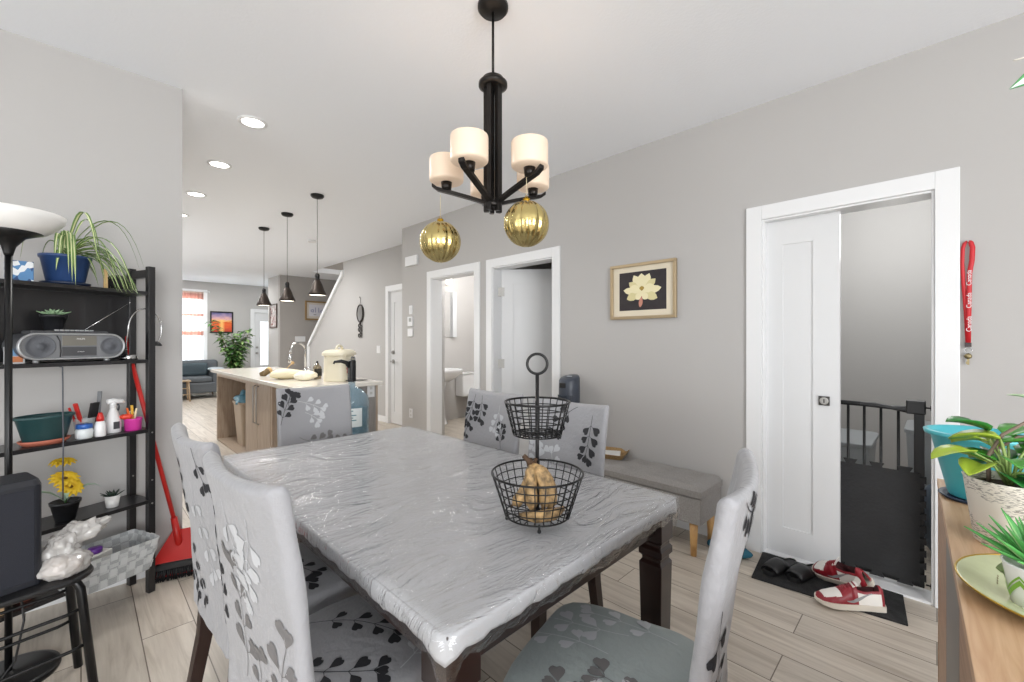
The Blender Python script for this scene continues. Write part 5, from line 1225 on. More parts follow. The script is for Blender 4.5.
# ================================================================ RIGHT SIDE
# lotus picture
t = thing('lotus_picture', 'champagne-framed picture of a cream lotus flower on black', 'picture', (2.93, 1.545, 1.6625))
CH = mat('champagne_frame', '#bca888', .3, metal=.55)
frame(t, .522, .415, .022, .03, CH, 'x')
m = MB(); m.box(-.012, -.004, -.245, .245, -.192, .192); m.build('mount', mat('cream_mount', '#ddd3bd', .7), parent=t)
m = MB(); m.box(-.0135, -.012, -.187, .187, -.142, .145); m.build('black_print', mat('print_black', '#2c2629', .6, var=.2, vscale=20), parent=t)
def petal(y0, z0, ang, L, W_, x, mi, m):
    L *= 1.38; W_ *= 1.25; pr = [(0, .15), (.2, .55), (.45, .95), (.65, 1), (.85, .7), (1, .05)]; vs = []
    for f, w in pr:
        for s_ in (-1, 0, 1):
            # picture y axis: viewer sees +y to the left
            a, b = cos(ang)*f*L-sin(ang)*s_*w*W_/2, sin(ang)*f*L+cos(ang)*s_*w*W_/2
            vs.append((x-(.0008 if s_ == 0 else 0), y0-a, z0+b))
    m.cur = mi; m.add(vs, [(k*3+j, k*3+j+1, k*3+4+j, k*3+3+j) for k in range(5) for j in (0, 1)], None, False)
m = MB()
x = -.0137
for ang, L, W_, mi in ((2.05, .105, .05, 0), (1.15, .105, .05, 0), (2.5, .095, .045, 1), (.7, .10, .045, 1), (1.6, .10, .06, 0), (3.0, .11, .045, 0), (.15, .11, .045, 0), (3.5, .095, .05, 1), (-.4, .095, .05, 1), (2.7, .075, .05, 0), (.45, .075, .05, 0), (4.0, .05, .04, 0), (-.9, .05, .04, 0)):
    petal(0, -.01, ang, L, W_, x, mi, m); x -= .00022
petal(.0, -.04, -1.75, .06, .025, x, 2, m); x -= .0002; petal(0, 0, 1.57, .025, .03, x, 3, m)
m.build('lotus_flower', [mat('lotus_cream', '#e9e0b8', .6), mat('lotus_shade_cream', '#d9cf9c', .6), mat('lotus_pink', '#c08472', .6), mat('lotus_heart', '#a58a3e', .6)], parent=t)
# lanyard
t = thing('lanyard', 'red lanyard with white lettering and a key hanging from a nail on the wall', 'lanyard', (2.918, -.103, 1.757))
LR = mat('lanyard_red', '#c3202a', .5)
m = MB(); m.cyl((.012, 0, 0), (-.008, 0, 0), .003, n=10); m.build('nail', STEEL, parent=t)
def ribbon(m, pts, w, x):
    vs = []
    for y_, z_ in pts: vs += [(x, y_-w/2, z_), (x, y_+w/2, z_)]
    m.add(vs, [(2*i, 2*i+1, 2*i+3, 2*i+2) for i in range(len(pts)-1)], None, True)
m = MB(); ribbon(m, [(.0, .004), (.010, -.004), (.017, -.03), (.019, -.10), (.015, -.20), (.007, -.33), (.002, -.475)], .014, -.001); m.build('strap', LR, parent=t, solid=.0015)
m = MB(); ribbon(m, [(.0, .004), (-.008, -.004), (-.014, -.03), (-.012, -.09), (-.004, -.15), (-.002, -.30), (.0, -.475)], .018, -.004); st = m.build('strap', LR, parent=t, solid=.0015)
for z_ in (-.17, -.275, -.385): text('lettering', 'Canada', .024, WHITE, t, (-.0056, -.003, z_), (pi/2, -pi/2, -pi/2))
m = MB(); m.box(-.007, .001, -.011, .011, -.492, -.472); m.build('clasp', mat('black_clasp', '#3a2a2a', .4), parent=t, bevel=.001)
m = MB(); m.ring((-.003, 0, -.508), .012, .0016, 20, 6, 'x'); m.build('key_ring', CHROME, parent=t)
m = MB(); m.lathe([(.001, -.001), (.013, -.001), (.013, .001), (.001, .001)], 20, M=Tr(-.004, 0, -.535) @ Matrix.Rotation(pi/2, 4, 'Y')); m.box(-.005, -.003, -.004, .004, -.575, -.545); m.box(-.005, -.003, .003, .007, -.572, -.560); m.build('key', mat('brass_key', '#8f8262', .35, metal=.8), parent=t)
# storage bench
BF = mat('bench_grey_fabric', '#9b9895', .9, bump=.6, bscale=260, var=.18, vscale=220)
t = thing('storage_bench', 'grey upholstered tufted storage bench with light wooden legs against the wall', 'bench', (2.74, 1.46, 0))
m = MB(); m.box(-.175, .165, -.475, .475, .20, .355); m.build('bench_box', BF, parent=t, bevel=.006)
m = MB(); nx, ny = 24, 56; vs = []
btn = [(a, b) for a in (-.08, .08) for b in (-.36, -.18, 0, .18, .36)]
for j in range(ny+1):
    for i in range(nx+1):
        x_, y_ = -.18+.35*i/nx, -.48+.96*j/ny
        e = min((x_+.18), (.17-x_), (y_+.48), (.48-y_)); z_ = .43-.03*max(0, 1-e/.03)**2
        for a, b in btn: z_ -= .024*math.exp(-((x_-a)**2+(y_-b)**2)/.0022)
        vs.append((x_, y_, z_))
m.add(vs, [(j*(nx+1)+i, j*(nx+1)+i+1, (j+1)*(nx+1)+i+1, (j+1)*(nx+1)+i) for j in range(ny) for i in range(nx)], None, True)
m.loft([[(-.18, -.48, z), (.17, -.48, z), (.17, .48, z), (-.18, .48, z)] for z in (.362, .4001)], True, False, smooth=False)
ld = m.build('lid_cushion', BF, parent=t)
for a, b in btn: m = MB(); m.sphere((a, b, .409), .010, 12, 8, 1, 1, .5); m.build('tuft_button', BF, parent=ld)
for sx in (-.14, .13):
    for sy in (-.42, .42): m = MB(); m.cyl((sx, sy, .2), (sx, sy, 0), .025, .017, 20); m.build('leg', wood('beech_leg', '#b98d55', '#cfa56e', (10, 10, 2)), parent=t)
t = thing('wicker_tray', 'small woven tray holding a white paper on the storage bench', 'tray', (2.80, 1.76, .4305), .3)
WK = mat('wicker', '#a98a5d', .8, bump=.8, bscale=180, var=.3, vscale=120)
m = MB(); m.loft([[(x, y, z) for x, y in rrect(w, l, .02)] for w, l, z in ((.20, .24, 0), (.24, .28, .035), (.225, .265, .035), (.19, .23, .006))], smooth=False); m.build('tray', WK, parent=t)
m = MB(); m.box(-.07, .07, -.09, .08, .010, .022, Matrix.Rotation(.2, 4, 'Z')); m.build('paper_plate', mat('paper_white', '#e3e2df', .6), parent=t, bevel=.003)
o = m
# tower heater
t = thing('tower_heater', 'slate blue tower fan heater with rounded slanted top behind the dining chairs', 'heater', (2.77, 2.10, 0), -pi/2)
TH = mat('slate_blue_plastic', '#3f4550', .35)
def oval(rx, ry, z, sl=0): return [(rx*cos(2*pi*i/32), ry*sin(2*pi*i/32), z+sl*sin(2*pi*i/32)) for i in range(32)]
m = MB(); m.loft([oval(.12, .12, 0), oval(.12, .12, .02), oval(.085, .085, .04)]); m.build('base', BLACK, parent=t)
m = MB(); m.loft([oval(.078, .082, .04), oval(.082, .086, .30), oval(.084, .088, .90), oval(.082, .086, .985, .018), oval(.074, .078, 1.0, .02), oval(.03, .03, 1.004, .01)]); m.build('body', TH, parent=t)
m = MB()
for k in range(14):
    a = radians(-90-52+8*k); m.tube([(.087*cos(a), .091*sin(a), .12), (.089*cos(a), .092*sin(a), .86)], .0025, 6)
m.build('grille', mat('dark_slate', '#2f3742', .4), parent=t)
m = MB(); m.lathe([(.001, 0), (.022, 0), (.022, .004), (.001, .005)], 20, (0, 0, 1.006)); m.build('control_dial', mat('light_dial', '#c4c9cf', .3), parent=t)
m = MB(); m.box(-.03, .03, -.092, -.088, .92, .96); m.build('display', BLACK, parent=t, bevel=.002)

# baby gate ------------------------------------------------------------
t = thing('baby_gate', 'black metal pressure gate with vertical bars across the pocket doorway', 'safety gate', (3.045, 0, .0))
def bx(n, *a, bev=.003, mt=BLKM): m = MB(); m.box(*a); return m.build(n, mt, parent=t, bevel=bev)
bx('post', -.014, .014, .045, .085, .03, .975)
bx('bottom_rail', -.012, .012, .045, .742, .028, .055)
m = MB(); m.tube([(0, .74, .945), (0, .30, .945), (0, .26, .945)], .013, 12); m.build('top_rail', BLKM, parent=t)
m = MB(); m.loft([[(x*.9, .30, .945+z*.7) for x, z in rrect(.034, .034, .012)], [(x, .24, .945+z*.8) for x, z in rrect(.036, .034, .012)], [(x, .17, .938+z*.7) for x, z in rrect(.036, .03, .012)], [(x, .11, .935+z*1.1) for x, z in rrect(.036, .034, .012)]], smooth=False); m.build('latch_handle', BLACK, parent=t, bevel=.002)
bx('latch_housing', -.024, .024, .040, .115, .915, .985, bev=.006, mt=BLACK)
for z_ in (.95, .045):
    m = MB(); m.cyl((0, .040, z_), (0, .012, z_), .004, n=10); m.lathe([(.013, 0), (.013, .006)], 16, M=Tr(0, .024, z_) @ Matrix.Rotation(pi/2, 4, 'X')); m.cyl((0, .012, z_), (0, .0085, z_), .014, n=16); m.build('pressure_bolt', BLKM, parent=t)
for y_ in (.145, .215, .285, .355, .425, .495, .565, .635, .705): m = MB(); m.cyl((0, y_, .05), (0, y_, .94), .0065, n=10); m.build('bar', BLKM, parent=t)
bx('post', -.014, .014, .722, .742, .03, .955)
# foam puzzle mat on the gate
pts = []
y0, y1, z0, z1 = .062, .735, .055, .615
def teeth(n, L):  # dovetail outline along 0..L, outward offset
    out = []
    for k in range(n):
        c = L*(k+.5)/n; w = L/n*.24
        out += [(c-w*.7, 0), (c-w*1.15, .024), (c+w*1.15, .024), (c+w*.7, 0)]
    return out
poly = [(y0, z0)]+[(y0+a, z0-b) for a, b in teeth(6, y1-y0)]+[(y1, z0), (y1, z1)]+[(y1-a, z1+b) for a, b in teeth(6, y1-y0)]+[(y0, z1)]+[(y0-b, z1-a) for a, b in teeth(9, z1-z0)]
m = MB(); m.prism(poly, 0, .012)
o = m.build('foam_tile', mat('black_foam', '#262627', .85, bump=.25, bscale=60, var=.2, vscale=6), loc=(3.018, 0, 0)); o.rotation_euler = (pi/2, 0, pi/2)
o.location = (3.012, 0, .0); tag(o, 'black interlocking foam tile covering the lower half of the gate', 'foam tile')
# door mat
o = MB(); o.box(-.195, .195, -.315, .315, 0, .008); o = o.build('door_mat', mat('charcoal_mat', '#2b2b2c', .95, bump=1, bscale=350, var=.35, vscale=25), loc=(2.80, .425, .0), rot=.10, bevel=.002); tag(o, 'thin charcoal floor mat in front of the pocket door', 'mat')
# sneakers
SR = mat('sneaker_red', '#8a1c28', .4, bump=.1, bscale=100); SW = mat('sneaker_white', '#e2ded8', .45); SG = mat('swoosh_grey', '#8f8f90', .5); SK = mat('sneaker_inner', '#3b0f14', .8); SOL = mat('sneaker_sole', '#d8d0c3', .5)
def sneaker(label, loc, rotv):
    t = bpy.data.objects.new('sneaker', None); COL.objects.link(t); t.location = loc; t.rotation_euler = rotv; tag(t, label, 'shoe', 'red and white sneakers')
    L = .285
    keys = [(0, .030, .092), (.05, .035, .108), (.16, .037, .106), (.30, .037, .098), (.42, .040, .108), (.55, .044, .092), (.70, .048, .068), (.84, .046, .054), (.94, .036, .042), (1.0, .010, .028)]
    def prof(f):
        for (a, w0, h0), (b, w1, h1) in zip(keys, keys[1:]):
            if f <= b: q = (f-a)/(b-a); q = q*q*(3-2*q)*.5+q*.5; return w0+(w1-w0)*q, h0+(h1-h0)*q
        return keys[-1][1:]
    nt, na = 48, 28; vs = []
    for i in range(nt+1):
        f = i/nt; w, h = prof(f)
        if i == 0: w *= .45
        for j in range(na+1):
            a = pi*j/na; y_ = w*cos(a)*(1 if abs(cos(a)) > 0 else 1); z_ = .024+(h-.024)*sin(a)**.75 if sin(a) > 0 else .024
            y_ = (w*(abs(cos(a))**.8))*(1 if cos(a) >= 0 else -1)*(1-.32*((z_-.024)/.07)*(f < .5))
            open_ = .09 < f < .40 and .26 < j/na < .74
            if open_: z_ = .045; y_ *= .8
            vs.append((L*(f-.5), y_, z_))
    m = MB()
    for i in range(nt):
        for j in range(na):
            f = (i+.5)/nt; g = (j+.5)/na; s_ = abs(g-.5)*2   # s_=1 at sole, 0 on top
            if .08 < f < .41 and .25 < g < .75: mi = 2
            elif f < .06: mi = 0
            elif f < .42: mi = 1 if s_ > .66-.2*abs(f-.22) and s_ < .985 else 0
            elif f < .50: mi = 0
            elif f < .66: mi = 0
            elif f < .92: mi = 1 if s_ < .58-.5*(f-.66) else 0
            else: mi = 0
            b = i*(na+1)+j; m.v = vs; m.f.append([b, b+1, b+na+2, b+na+1]); m.mi.append(mi); m.sm.append(True)
    m.build('upper', [SR, SW, SK], parent=t)
    m = MB()
    out = []
    for i in range(0, 41): f = i/40; w, h = prof(f); out.append((L*(f-.5)*1.03, (w+.005)*(1 if 0 < i < 40 else .5)))
    ring = out+[(x_, -y_) for x_, y_ in reversed(out)]
    m.loft([[(x_, y_, z_+(.012*max(0, (x_/L+.5)-.8)/.2)*(z_ < .01)) for x_, y_ in ring] for z_ in (0, .004, .023, .026)], smooth=False); m.build('sole', SOL, parent=t)
    for sg in (1, -1):
        m = MB(); cv = []
        for k in range(13):
            q = k/12; x_ = -.085+.115*q; zc = .076-.036*sin(q**1.3*pi*.60); th = .004+.020*max(0, sin(min(1, q*1.04)*pi))**1.1*q
            f = x_/L+.5; w, h = prof(f)
            for dz in (-th/2, th/2):
                zz = zc+dz; rel = max(0, min(1, (zz-.024)/(h-.024))); a = math.asin(rel**(1/.75)); y_ = w*(cos(a)**.8)*(1-.32*((zz-.024)/.07)*(f < .5)); cv.append((x_, sg*(y_+.0018), zz))
        m.add(cv, [(2*k, 2*k+1, 2*k+3, 2*k+2) for k in range(12)], None, True); m.build('swoosh', SG, parent=t)
    for k in range(5):
        f = .44+.048*k; w, h = prof(f); m = MB(); m.tube([(L*(f-.5)-.004, -.022, h-.008), (L*(f-.5), -.010, h+.002), (L*(f-.5)+.002, .010, h+.002), (L*(f-.5)-.004, .022, h-.008)], .0032, 6); m.build('lace', SR, parent=t)
    m = MB(); m.loft([[(L*(.40-.5)+a, y_*1.0, .086+b) for y_, b in ((-.022, 0), (0, .006), (.022, 0), (.022, .004), (0, .010), (-.022, .004))] for a, b in ((.02, .0), (-.005, .016), (-.022, .034))] and [[(L*(.41-.5)+a, y_, .094+b+c) for y_, c in ((-.020, 0), (0, .004), (.020, 0), (.020, .004), (0, .008), (-.020, .004))] for a, b in ((.02, .0), (-.005, .012), (-.016, .034))], smooth=False); m.build('tongue', SW, parent=t)
    return t
a1 = math.atan2(.427-.19, 2.55-2.71)
sneaker('red and white low-top sneaker lying flat at the mat edge in front of its pair', (2.635, .305, .008), (0, 0, a1))
sneaker('red and white low-top sneaker tilted sideways, leaning on its flat-lying pair', (2.808, .352, .052), (radians(-30), radians(10), radians(62)))
# slides
SB = mat('black_rubber', '#1a1a1b', .4)
def foot_outline(L, k=1):
    out = []
    for i in range(25):
        f = i/24; w = .036*(f*(1-f)*4)**.33*(.82+.38*f)*k; out.append((L*(f-.5), w))
    return out+[(x_, -y_) for x_, y_ in reversed(out[1:-1])]
for lb_, loc, rz in (('black rubber slide sandal on the mat, closer to the door frame', (2.775, .625, .0085), 2.85), ('black rubber slide sandal on the mat, closer to the red sneakers', (2.795, .515, .0085), 2.85)):
    t = thing('slide_sandal', lb_, 'sandal', loc, rz, 'pair of black slides')
    o1 = foot_outline(.27); m = MB(); m.loft([[(x_, y_, 0) for x_, y_ in o1], [(x_*1.0, y_*1.05, .016) for x_, y_ in o1], [(x_, y_*1.04, .026) for x_, y_ in o1], [(x_*.95, y_*.9, .026) for x_, y_ in o1], [(x_*.93, y_*.86, .020) for x_, y_ in o1]], smooth=False); m.build('sole', SB, parent=t)
    m = MB(); vs = []
    for i, x_ in enumerate((.0, .03, .06, .09, .112)):
        h_ = (.046, .050, .048, .040, .030)[i]
        for j in range(13):
            a = pi*j/12; vs.append((x_, .046*cos(a)*(1-.03*i), .012+h_*sin(a)**.7 if sin(a) > 1e-6 else .012))
    m.add(vs, [(i*13+j, i*13+j+1, (i+1)*13+j+1, (i+1)*13+j) for i in range(4) for j in range(12)], None, True); m.build('strap', SB, parent=t, solid=.005)
# closet contents
TUB = mat('frosted_tote', '#c9cfd2', .3, alpha=.45)
for lb_, loc, s_ in (('frosted clear storage tote on the closet floor behind the gate bars', (3.85, .62, 0), (.55, .62, .62)), ('frosted clear storage tote beside the white post in the closet', (4.15, -.10, 0), (.5, .5, .70))):
    t = thing('storage_tote', lb_, 'storage box', loc)
    a, b, c = s_
    m = MB(); m.loft([[(x, y, 0) for x, y in rrect(a*.88, b*.88, .04)], [(x, y, c-.03) for x, y in rrect(a, b, .05)], [(x, y, c-.03) for x, y in rrect(a*.98, b*.98, .05)], [(x, y, .01) for x, y in rrect(a*.87, b*.87, .04)]], smooth=False); m.build('tub', TUB, parent=t)
    m = MB(); m.loft([[(x, y, z) for x, y in rrect(a*1.04, b*1.04, .06)] for z in (c-.029, c)], smooth=False); m.build('lid', mat('tote_lid', '#a5a9ac', .35, alpha=.8), parent=t, bevel=.006)
    m = crumple('b', (0, 0, c*.38), a*.36, b*.36, c*.34, 40+a, .25, 8, 36, 18); m.build('contents', mat('dark_contents', '#6f7276', .9, var=.4, vscale=5), parent=t)
m = crumple('b', (0, 0, .24), .15, .16, .23, 61, .25, 7, 40, 20)
for i, v in enumerate(m.v): m.v[i] = (v[0], v[1], max(.001, v[2]))
o = m.build('laundry_bag', mat('blue_grey_cloth', '#5b6672', .85), loc=(3.62, -.08, 0)); tag(o, 'blue-grey fabric bag on the closet floor beyond the gate post', 'bag')
m = crumple('b', (0, 0, .03), .048, .13, .036, 71, .12, 12, 30, 16)
for i, v in enumerate(m.v): m.v[i] = (v[0], v[1], max(.001, v[2]))
o = m.build('teal_slipper', mat('deep_teal', '#1f5f74', .7), loc=(2.78, .90, 0)); tag(o, 'small dark teal slipper on the floor by the door frame', 'slipper')

# sideboard --------------------------------------------------------------
OAK = wood('sonoma_oak', '#b8906c', '#cfad8a', (1.2, 16, 16), .42)
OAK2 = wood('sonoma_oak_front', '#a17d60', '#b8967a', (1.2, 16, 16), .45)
SA = radians(1.8); SO = Vector((1.95, 0, 0)); 
t = thing('sideboard', 'light oak sideboard with plants on top, in front of the viewer', 'sideboard', (1.95, .0, 0), SA)
t['label'] = 'long light oak sideboard carrying the plants and teal bowl'
m = MB(); m.box(-1.62, 0, -.42, 0, .828, .85); m.build('worktop', OAK, parent=t, bevel=.0015)
m = MB(); m.box(-1.60, -1.58, -.41, -.016, .0, .827); m.box(-.022, -.002, -.41, -.002, 0, .827); m.box(-1.58, -.022, -.41, -.40, .06, .827); m.box(-1.58, -.022, -.40, -.02, .06, .08)
m.build('carcass', OAK2, parent=t)
m = MB(); m.box(-1.58, -.022, -.05, -.035, 0, .06); m.build('plinth', OAK2, parent=t)
for k, (a, b) in enumerate(((-.42, -.03), (-.815, -.426), (-1.19, -.821), (-1.575, -1.196))):
    m = MB(); m.box(a, b, -.020, -.003, .065, .822); d = m.build('door', OAK2 if k != 1 else mat('grey_front', '#8b8680', .5), parent=t, bevel=.0012)
    m = MB(); m.cyl((a+.03, -.003, .6), (a+.03, .008, .6), .006, n=12); 
def sbp(u, v=0): return None
# teal bowl planter
TEAL = mat('teal_plastic', '#4db7c2', .35)
t = thing('teal_planter', 'turquoise tapered plastic planter on a dark saucer at the sideboard end', 'planter', (1.76, -.085, .8505))
m = MB(); m.lathe([(.060, .008), (.064, .012), (.100, .175), (.113, .178), (.115, .188), (.108, .190), (.098, .180), (.062, .02), (.001, .018)], 48); m.build('pot', TEAL, parent=t)
m = MB(); m.lathe([(.001, 0), (.074, 0), (.084, .008), (.082, .011), (.072, .006), (.001, .006)], 40); m.build('saucer', mat('navy_saucer', '#22344a', .4), parent=t)
# newspaper pot with philodendron
def newsprint():
    mm = bpy.data.materials.new('newsprint_wrap'); mm.use_nodes = True; N = mm.node_tree.nodes; L = mm.node_tree.links; b = N['Principled BSDF']; b.inputs['Roughness'].default_value = .6
    tc = N.new('ShaderNodeTexCoord'); mp = N.new('ShaderNodeMapping'); mp.inputs['Scale'].default_value = (90, 90, 520); L.new(tc.outputs['Object'], mp.inputs[0])
    no = N.new('ShaderNodeTexNoise'); no.inputs['Scale'].default_value = 1; no.inputs['Detail'].default_value = 1; L.new(mp.outputs[0], no.inputs[0])
    n2 = N.new('ShaderNodeTexNoise'); n2.inputs['Scale'].default_value = 14; L.new(tc.outputs['Object'], n2.inputs[0])
    g = N.new('ShaderNodeMath'); g.operation = 'GREATER_THAN'; g.inputs[1].default_value = .56; L.new(no.outputs[0], g.inputs[0])
    g2 = N.new('ShaderNodeMath'); g2.operation = 'GREATER_THAN'; g2.inputs[1].default_value = .47; L.new(n2.outputs[0], g2.inputs[0])
    mu = N.new('ShaderNodeMath'); mu.operation = 'MULTIPLY'; L.new(g.outputs[0], mu.inputs[0]); L.new(g2.outputs[0], mu.inputs[1])
    mx = N.new('ShaderNodeMix'); mx.data_type = 'RGBA'; mx.inputs[6].default_value = lin('#e6e0d6'); mx.inputs[7].default_value = lin('#a29d96'); L.new(mu.outputs[0], mx.inputs[0]); L.new(mx.outputs[2], b.inputs['Base Color']); return mm
nx_, ny_ = 1.42, -.112
t = thing('philodendron', 'broad-leaved green plant in a white newsprint-patterned pot on the sideboard', 'potted plant', (nx_, ny_, .8505))
m = MB(); m.lathe([(.050, 0), (.054, .003), (.070, .140), (.072, .143), (.068, .143), (.052, .01), (.001, .01)], 44, fn=lambda a, z: 1+.012*sin(a*2*pi*5)*z/.14); m.build('pot', newsprint(), parent=t)
m = MB(); m.lathe([(.066, .125), (.001, .132)], 24, cap0=False); m.build('soil', mat('potting_soil', '#3a2c22', .95, bump=1, bscale=120), parent=t)
m = MB(); aa = [radians(158+6*i) for i in range(5)]; m.loft([[((.0605+.117*(z-.09))*cos(a)*1.02, (.0605+.117*(z-.09))*sin(a)*1.02, z-.0) for a in aa] for z in (.06, .075, .10)], False, False, closed=False); m.build('black_print', BLACK, parent=t, solid=.001)
PG = [mat('philo_green', '#4f9a3c', .35), mat('philo_lime', '#a2b83f', .35), mat('philo_deep', '#2c7a35', .35)]
def broad(c, az, el, L, W_, mi, droop=.25, petiole=None):
    m = MB(); pts = []; ws = []
    for f, w in ((0, .25), (.12, .8), (.3, 1), (.5, .98), (.7, .8), (.88, .45), (1, .03)):
        pts.append((c[0]+cos(az)*cos(el)*L*f, c[1]+sin(az)*cos(el)*L*f, c[2]+sin(el)*L*f-droop*L*f*f)); ws.append(W_*w)
    m.strip(pts, ws, mats=[0, 0, 0, 0], fold=.22); o = m.build('leaf', PG[mi], parent=t, solid=.0008)
    m = MB(); p0 = petiole or (0, 0, .12); mid = tuple((p0[k]+c[k])/2+(0, 0, .02)[k] for k in range(3)); m.tube([p0, mid, c], .0022, 6); m.build('leaf_stalk', mat('stalk_green', '#8aa35a', .5), parent=t)
# direction to the viewer's left is (-.70,.71); away from viewer (.71,.70)
lf = radians(134.8)
broad((-.045, .055, .20), lf-.1, .05, .085, .052, 1)
broad((-.01, .04, .17), lf+.5, .1, .085, .055, 1)
broad((.0, .02, .18), lf-1.0, .3, .08, .05, 0)
broad((.02, -.02, .17), lf+1.8, .0, .11, .07, 2)
broad((.03, -.02, .19), lf+3.0, .2, .11, .08, 0)
broad((-.02, -.02, .165), lf+2.4, -.1, .10, .07, 2)
broad((.03, .03, .24), lf-.3, .45, .085, .06, 2)
broad((.04, .0, .23), lf-2.9, .35, .10, .055, 0)
broad((.01, .01, .22), lf+2.7, .2, .10, .05, 0)
broad((-.02, .0, .19), lf+.9, .2, .07, .04, 0); broad((0, -.04, .20), lf+3.6, .3, .09, .07, 0); broad((.01, .0, .15), lf+1.2, .0, .08, .06, 2)
for k in range(12):
    a_ = lf+R3.uniform(-3.1, 3.1); rr_ = R3.uniform(.0, .04)
    broad((rr_*cos(a_), rr_*sin(a_), R3.uniform(.15, .235)), a_, R3.uniform(-.1, .5), R3.uniform(.06, .095), R3.uniform(.04, .062), R3.choice((0, 0, 1, 2)))
ru_ = Vector((.7046, -.7096, 0))
m = MB(); m.tube([Vector((.01, .03, .13)), Vector((.01, .03, .19)), Vector((.01, .02, .235))+ru_*.015, Vector((0, 0, .275))+ru_*.05, Vector((0, 0, .31))+ru_*.075, Vector((0, 0, .345))+ru_*.055, Vector((0, 0, .38))+ru_*.04], [.004, .0036, .0034, .003, .0028, .002, .0012], 8); m.build('twig', mat('grey_brown_twig', '#7b6a5c', .7), parent=t)
m = MB(); m.tube([Vector((.01, .03, .19)), Vector((.02, .0, .232))+ru_*.02, Vector((.02, 0, .235))+ru_*.06, Vector((.02, 0, .27))+ru_*.10], [.0034, .003, .0028, .002], 8); m.build('twig', mat('grey_brown_twig', '#7b6a5c', .7), parent=t)
m = MB(); 
for k in range(4):
    q0 = Vector((0, 0, .30+.004*k))+ru_*.075; az = -.7+.8*k
    m.strip([tuple(q0+Vector((cos(az)*l, sin(az)*l, .4*l-4*l*l))) for l in (0, .015, .03, .045, .055)], [.004, .018, .022, .014, .001], mats=[0, 0], fold=.2)
m.build('pale_leaves', mat('white_green_leaf', '#c4dcb8', .4), parent=t, solid=.0008)
# plate + succulent
t = thing('leaf_plate', 'pale green glass plate with gold rim and leaf motif on the sideboard', 'plate', (1.150, -.185, .8505))
m = MB(); m.lathe([(.001, 0), (.085, 0), (.12, .006), (.158, .018), (.162, .021), (.158, .022), (.12, .010), (.085, .004), (.001, .004)], 64); m.build('plate', mat('pale_green_glaze', '#c0c7a0', .15, var=.12, vscale=14), parent=t)
m = MB(); m.ring((0, 0, .0215), .161, .0018, 72, 8); m.build('gold_rim', mat('warm_gold', '#b8963e', .3, metal=.8), parent=t)
m = MB(); m.lathe([(.001, .0), (.020, .0), (.020, .0008), (.001, .0009)], 28, M=Tr(.085, .090, .0135) @ Matrix.Rotation(-.12, 4, 'Y') @ Matrix.Rotation(.6, 4, 'Z') @ Matrix.Scale(1.5, 4, (1, 0, 0))); m.build('leaf_motif', mat('olive_motif', '#6f8350', .4), parent=t)
for k in range(5): m = MB(); m.box(-.006, .006, -.0007, .0007, 0, .0006, Tr(.01+.012*k, .108-.001*k, .0088) @ Matrix.Scale(.6, 4, (1, 0, 0))); m.build('lettering', mat('brown_ink', '#7a6a48', .5), parent=t)
t = thing('zigzag_planter', 'white pot with green zigzag stripe holding a spiky bright green succulent', 'potted plant', (1.108, -.118, .855))
m = MB(); m.lathe([(.026, 0), (.030, .003), (.040, .066), (.0415, .070), (.038, .070), (.028, .01), (.001, .008)], 40); m.build('pot', mat('white_ceramic', '#e6e6e4', .25), parent=t)
m = MB(); n = 40; zz = lambda i: .007*abs((i % 8)-4)
for off, w in ((.018, .009), (.030, .004)):
    r1 = []; r2 = []
    for i in range(n):
        a = 2*pi*i/n; z_ = off+zz(i)-.006; r = lambda z: .0302+.0101*(z/.066)+.0008
        r1.append((r(z_)*cos(a), r(z_)*sin(a), z_)); r2.append((r(z_+w)*cos(a), r(z_+w)*sin(a), z_+w))
    m.cur = 0 if off < .04 else 1; m.loft([r1, r2], False, False, smooth=False)
m.build('zigzag_stripe', [mat('apple_green', '#79a83a', .35), mat('light_apple', '#b4cf78', .35)], parent=t)
SG_ = [mat('aloe_green', '#58a957', .35), mat('aloe_light', '#a2cf8c', .35)]
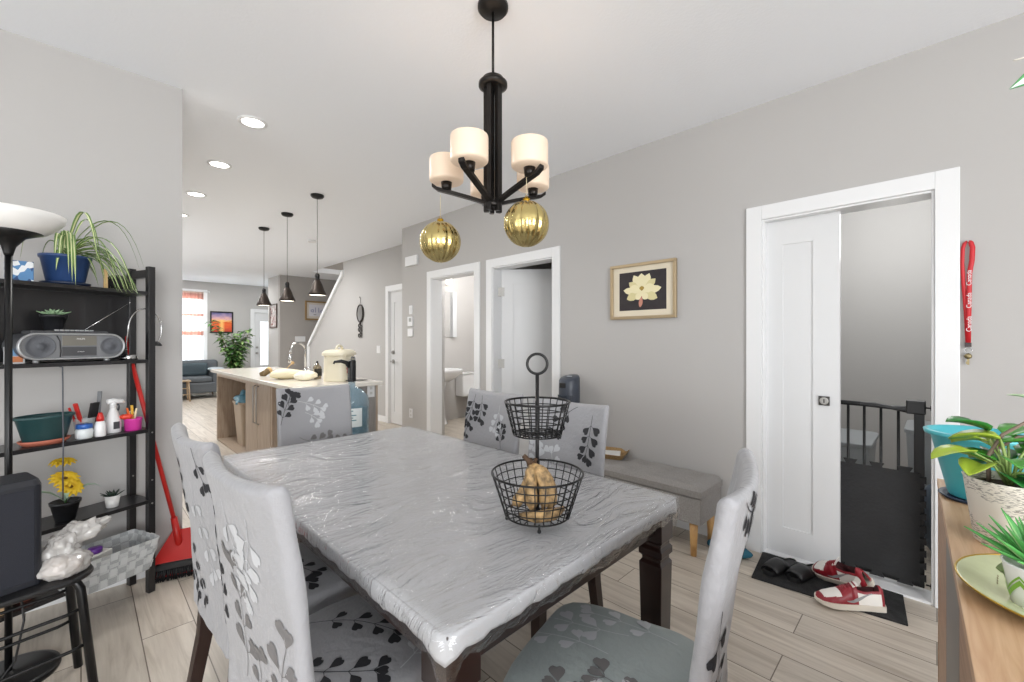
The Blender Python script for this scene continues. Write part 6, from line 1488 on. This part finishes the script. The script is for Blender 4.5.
for q in range(4):
    for k in range(9 if q < 3 else 5):
        a = 2*pi*k/9+q*.37; el = .35+q*.33+R3.uniform(-.08, .08); L = R3.uniform(.07, .095)
        pts = [(cos(a)*(.006+L*f*cos(el)), sin(a)*(.006+L*f*cos(el)), .062+L*f*sin(el)+.008*f*f) for f in (0, .25, .5, .75, 1)]
        m = MB(); m.strip(pts, [.012, .016, .014, .009, .0005], mats=[0, 1, 0] , fold=.5); m.build('leaf', SG_, parent=t, solid=.0015)
# hanging plant whose leaf tip enters the view
t = thing('hanging_plant', 'variegated leaf and pale stems of a hanging plant near the ceiling corner', 'hanging plant', (1.44, -.33, 1.80))
m = MB(); m.lathe([(.05, 0), (.055, .003), (.075, .12), (.078, .12), (.07, .11), (.001, .10)], 32); m.build('pot', WHITE, parent=t)
for k in range(3): a = 2*pi*k/3; m = MB(); m.tube([(.075*cos(a), .075*sin(a), .12), (.0, .0, .5)], .0015, 6); m.build('hanging_cord', mat('cream_cord', '#d8d0bc', .8), parent=t)
m = MB(); m.cyl((0, 0, .5), (0, 0, H-1.80), .0015, n=6); m.build('hanging_cord', mat('cream_cord', '#d8d0bc', .8), parent=t)
def hl(c, e, W_, mt, sd=None):
    m = MB(); c = Vector(c); e = Vector(e); n_ = 7; pts = [tuple(c.lerp(e, i/6)+Vector((0, 0, .012*sin(pi*i/6)))) for i in range(n_)]; m.strip(pts, [W_*w for w in (.2, .7, 1, 1, .85, .5, .05)], side=sd, mats=[0, 1, 1, 0], fold=.3); m.build('leaf', mt, parent=t, solid=.0008)
VG = [mat('variegated_green', '#4f9457', .4), mat('variegated_white', '#d5e8dc', .4)]
hl((.0, .11, .05), (-.068, .222, .022), .055, VG, (.2, .2, .9)); hl((.0, .1, .1), (.08, .12, .05), .04, VG); hl((0, -.08, .11), (-.05, -.15, .05), .04, VG)
m = MB(); m.tube([(0, .0, .10), (0, .10, .13), (-.03, .175, .095), (-.055, .215, .085)], .0018, 6); m.tube([(0, .0, .10), (0, .10, .09), (.0, .11, .05)], .0018, 6); m.build('stem', mat('pale_stem', '#ddd8cf', .5), parent=t)
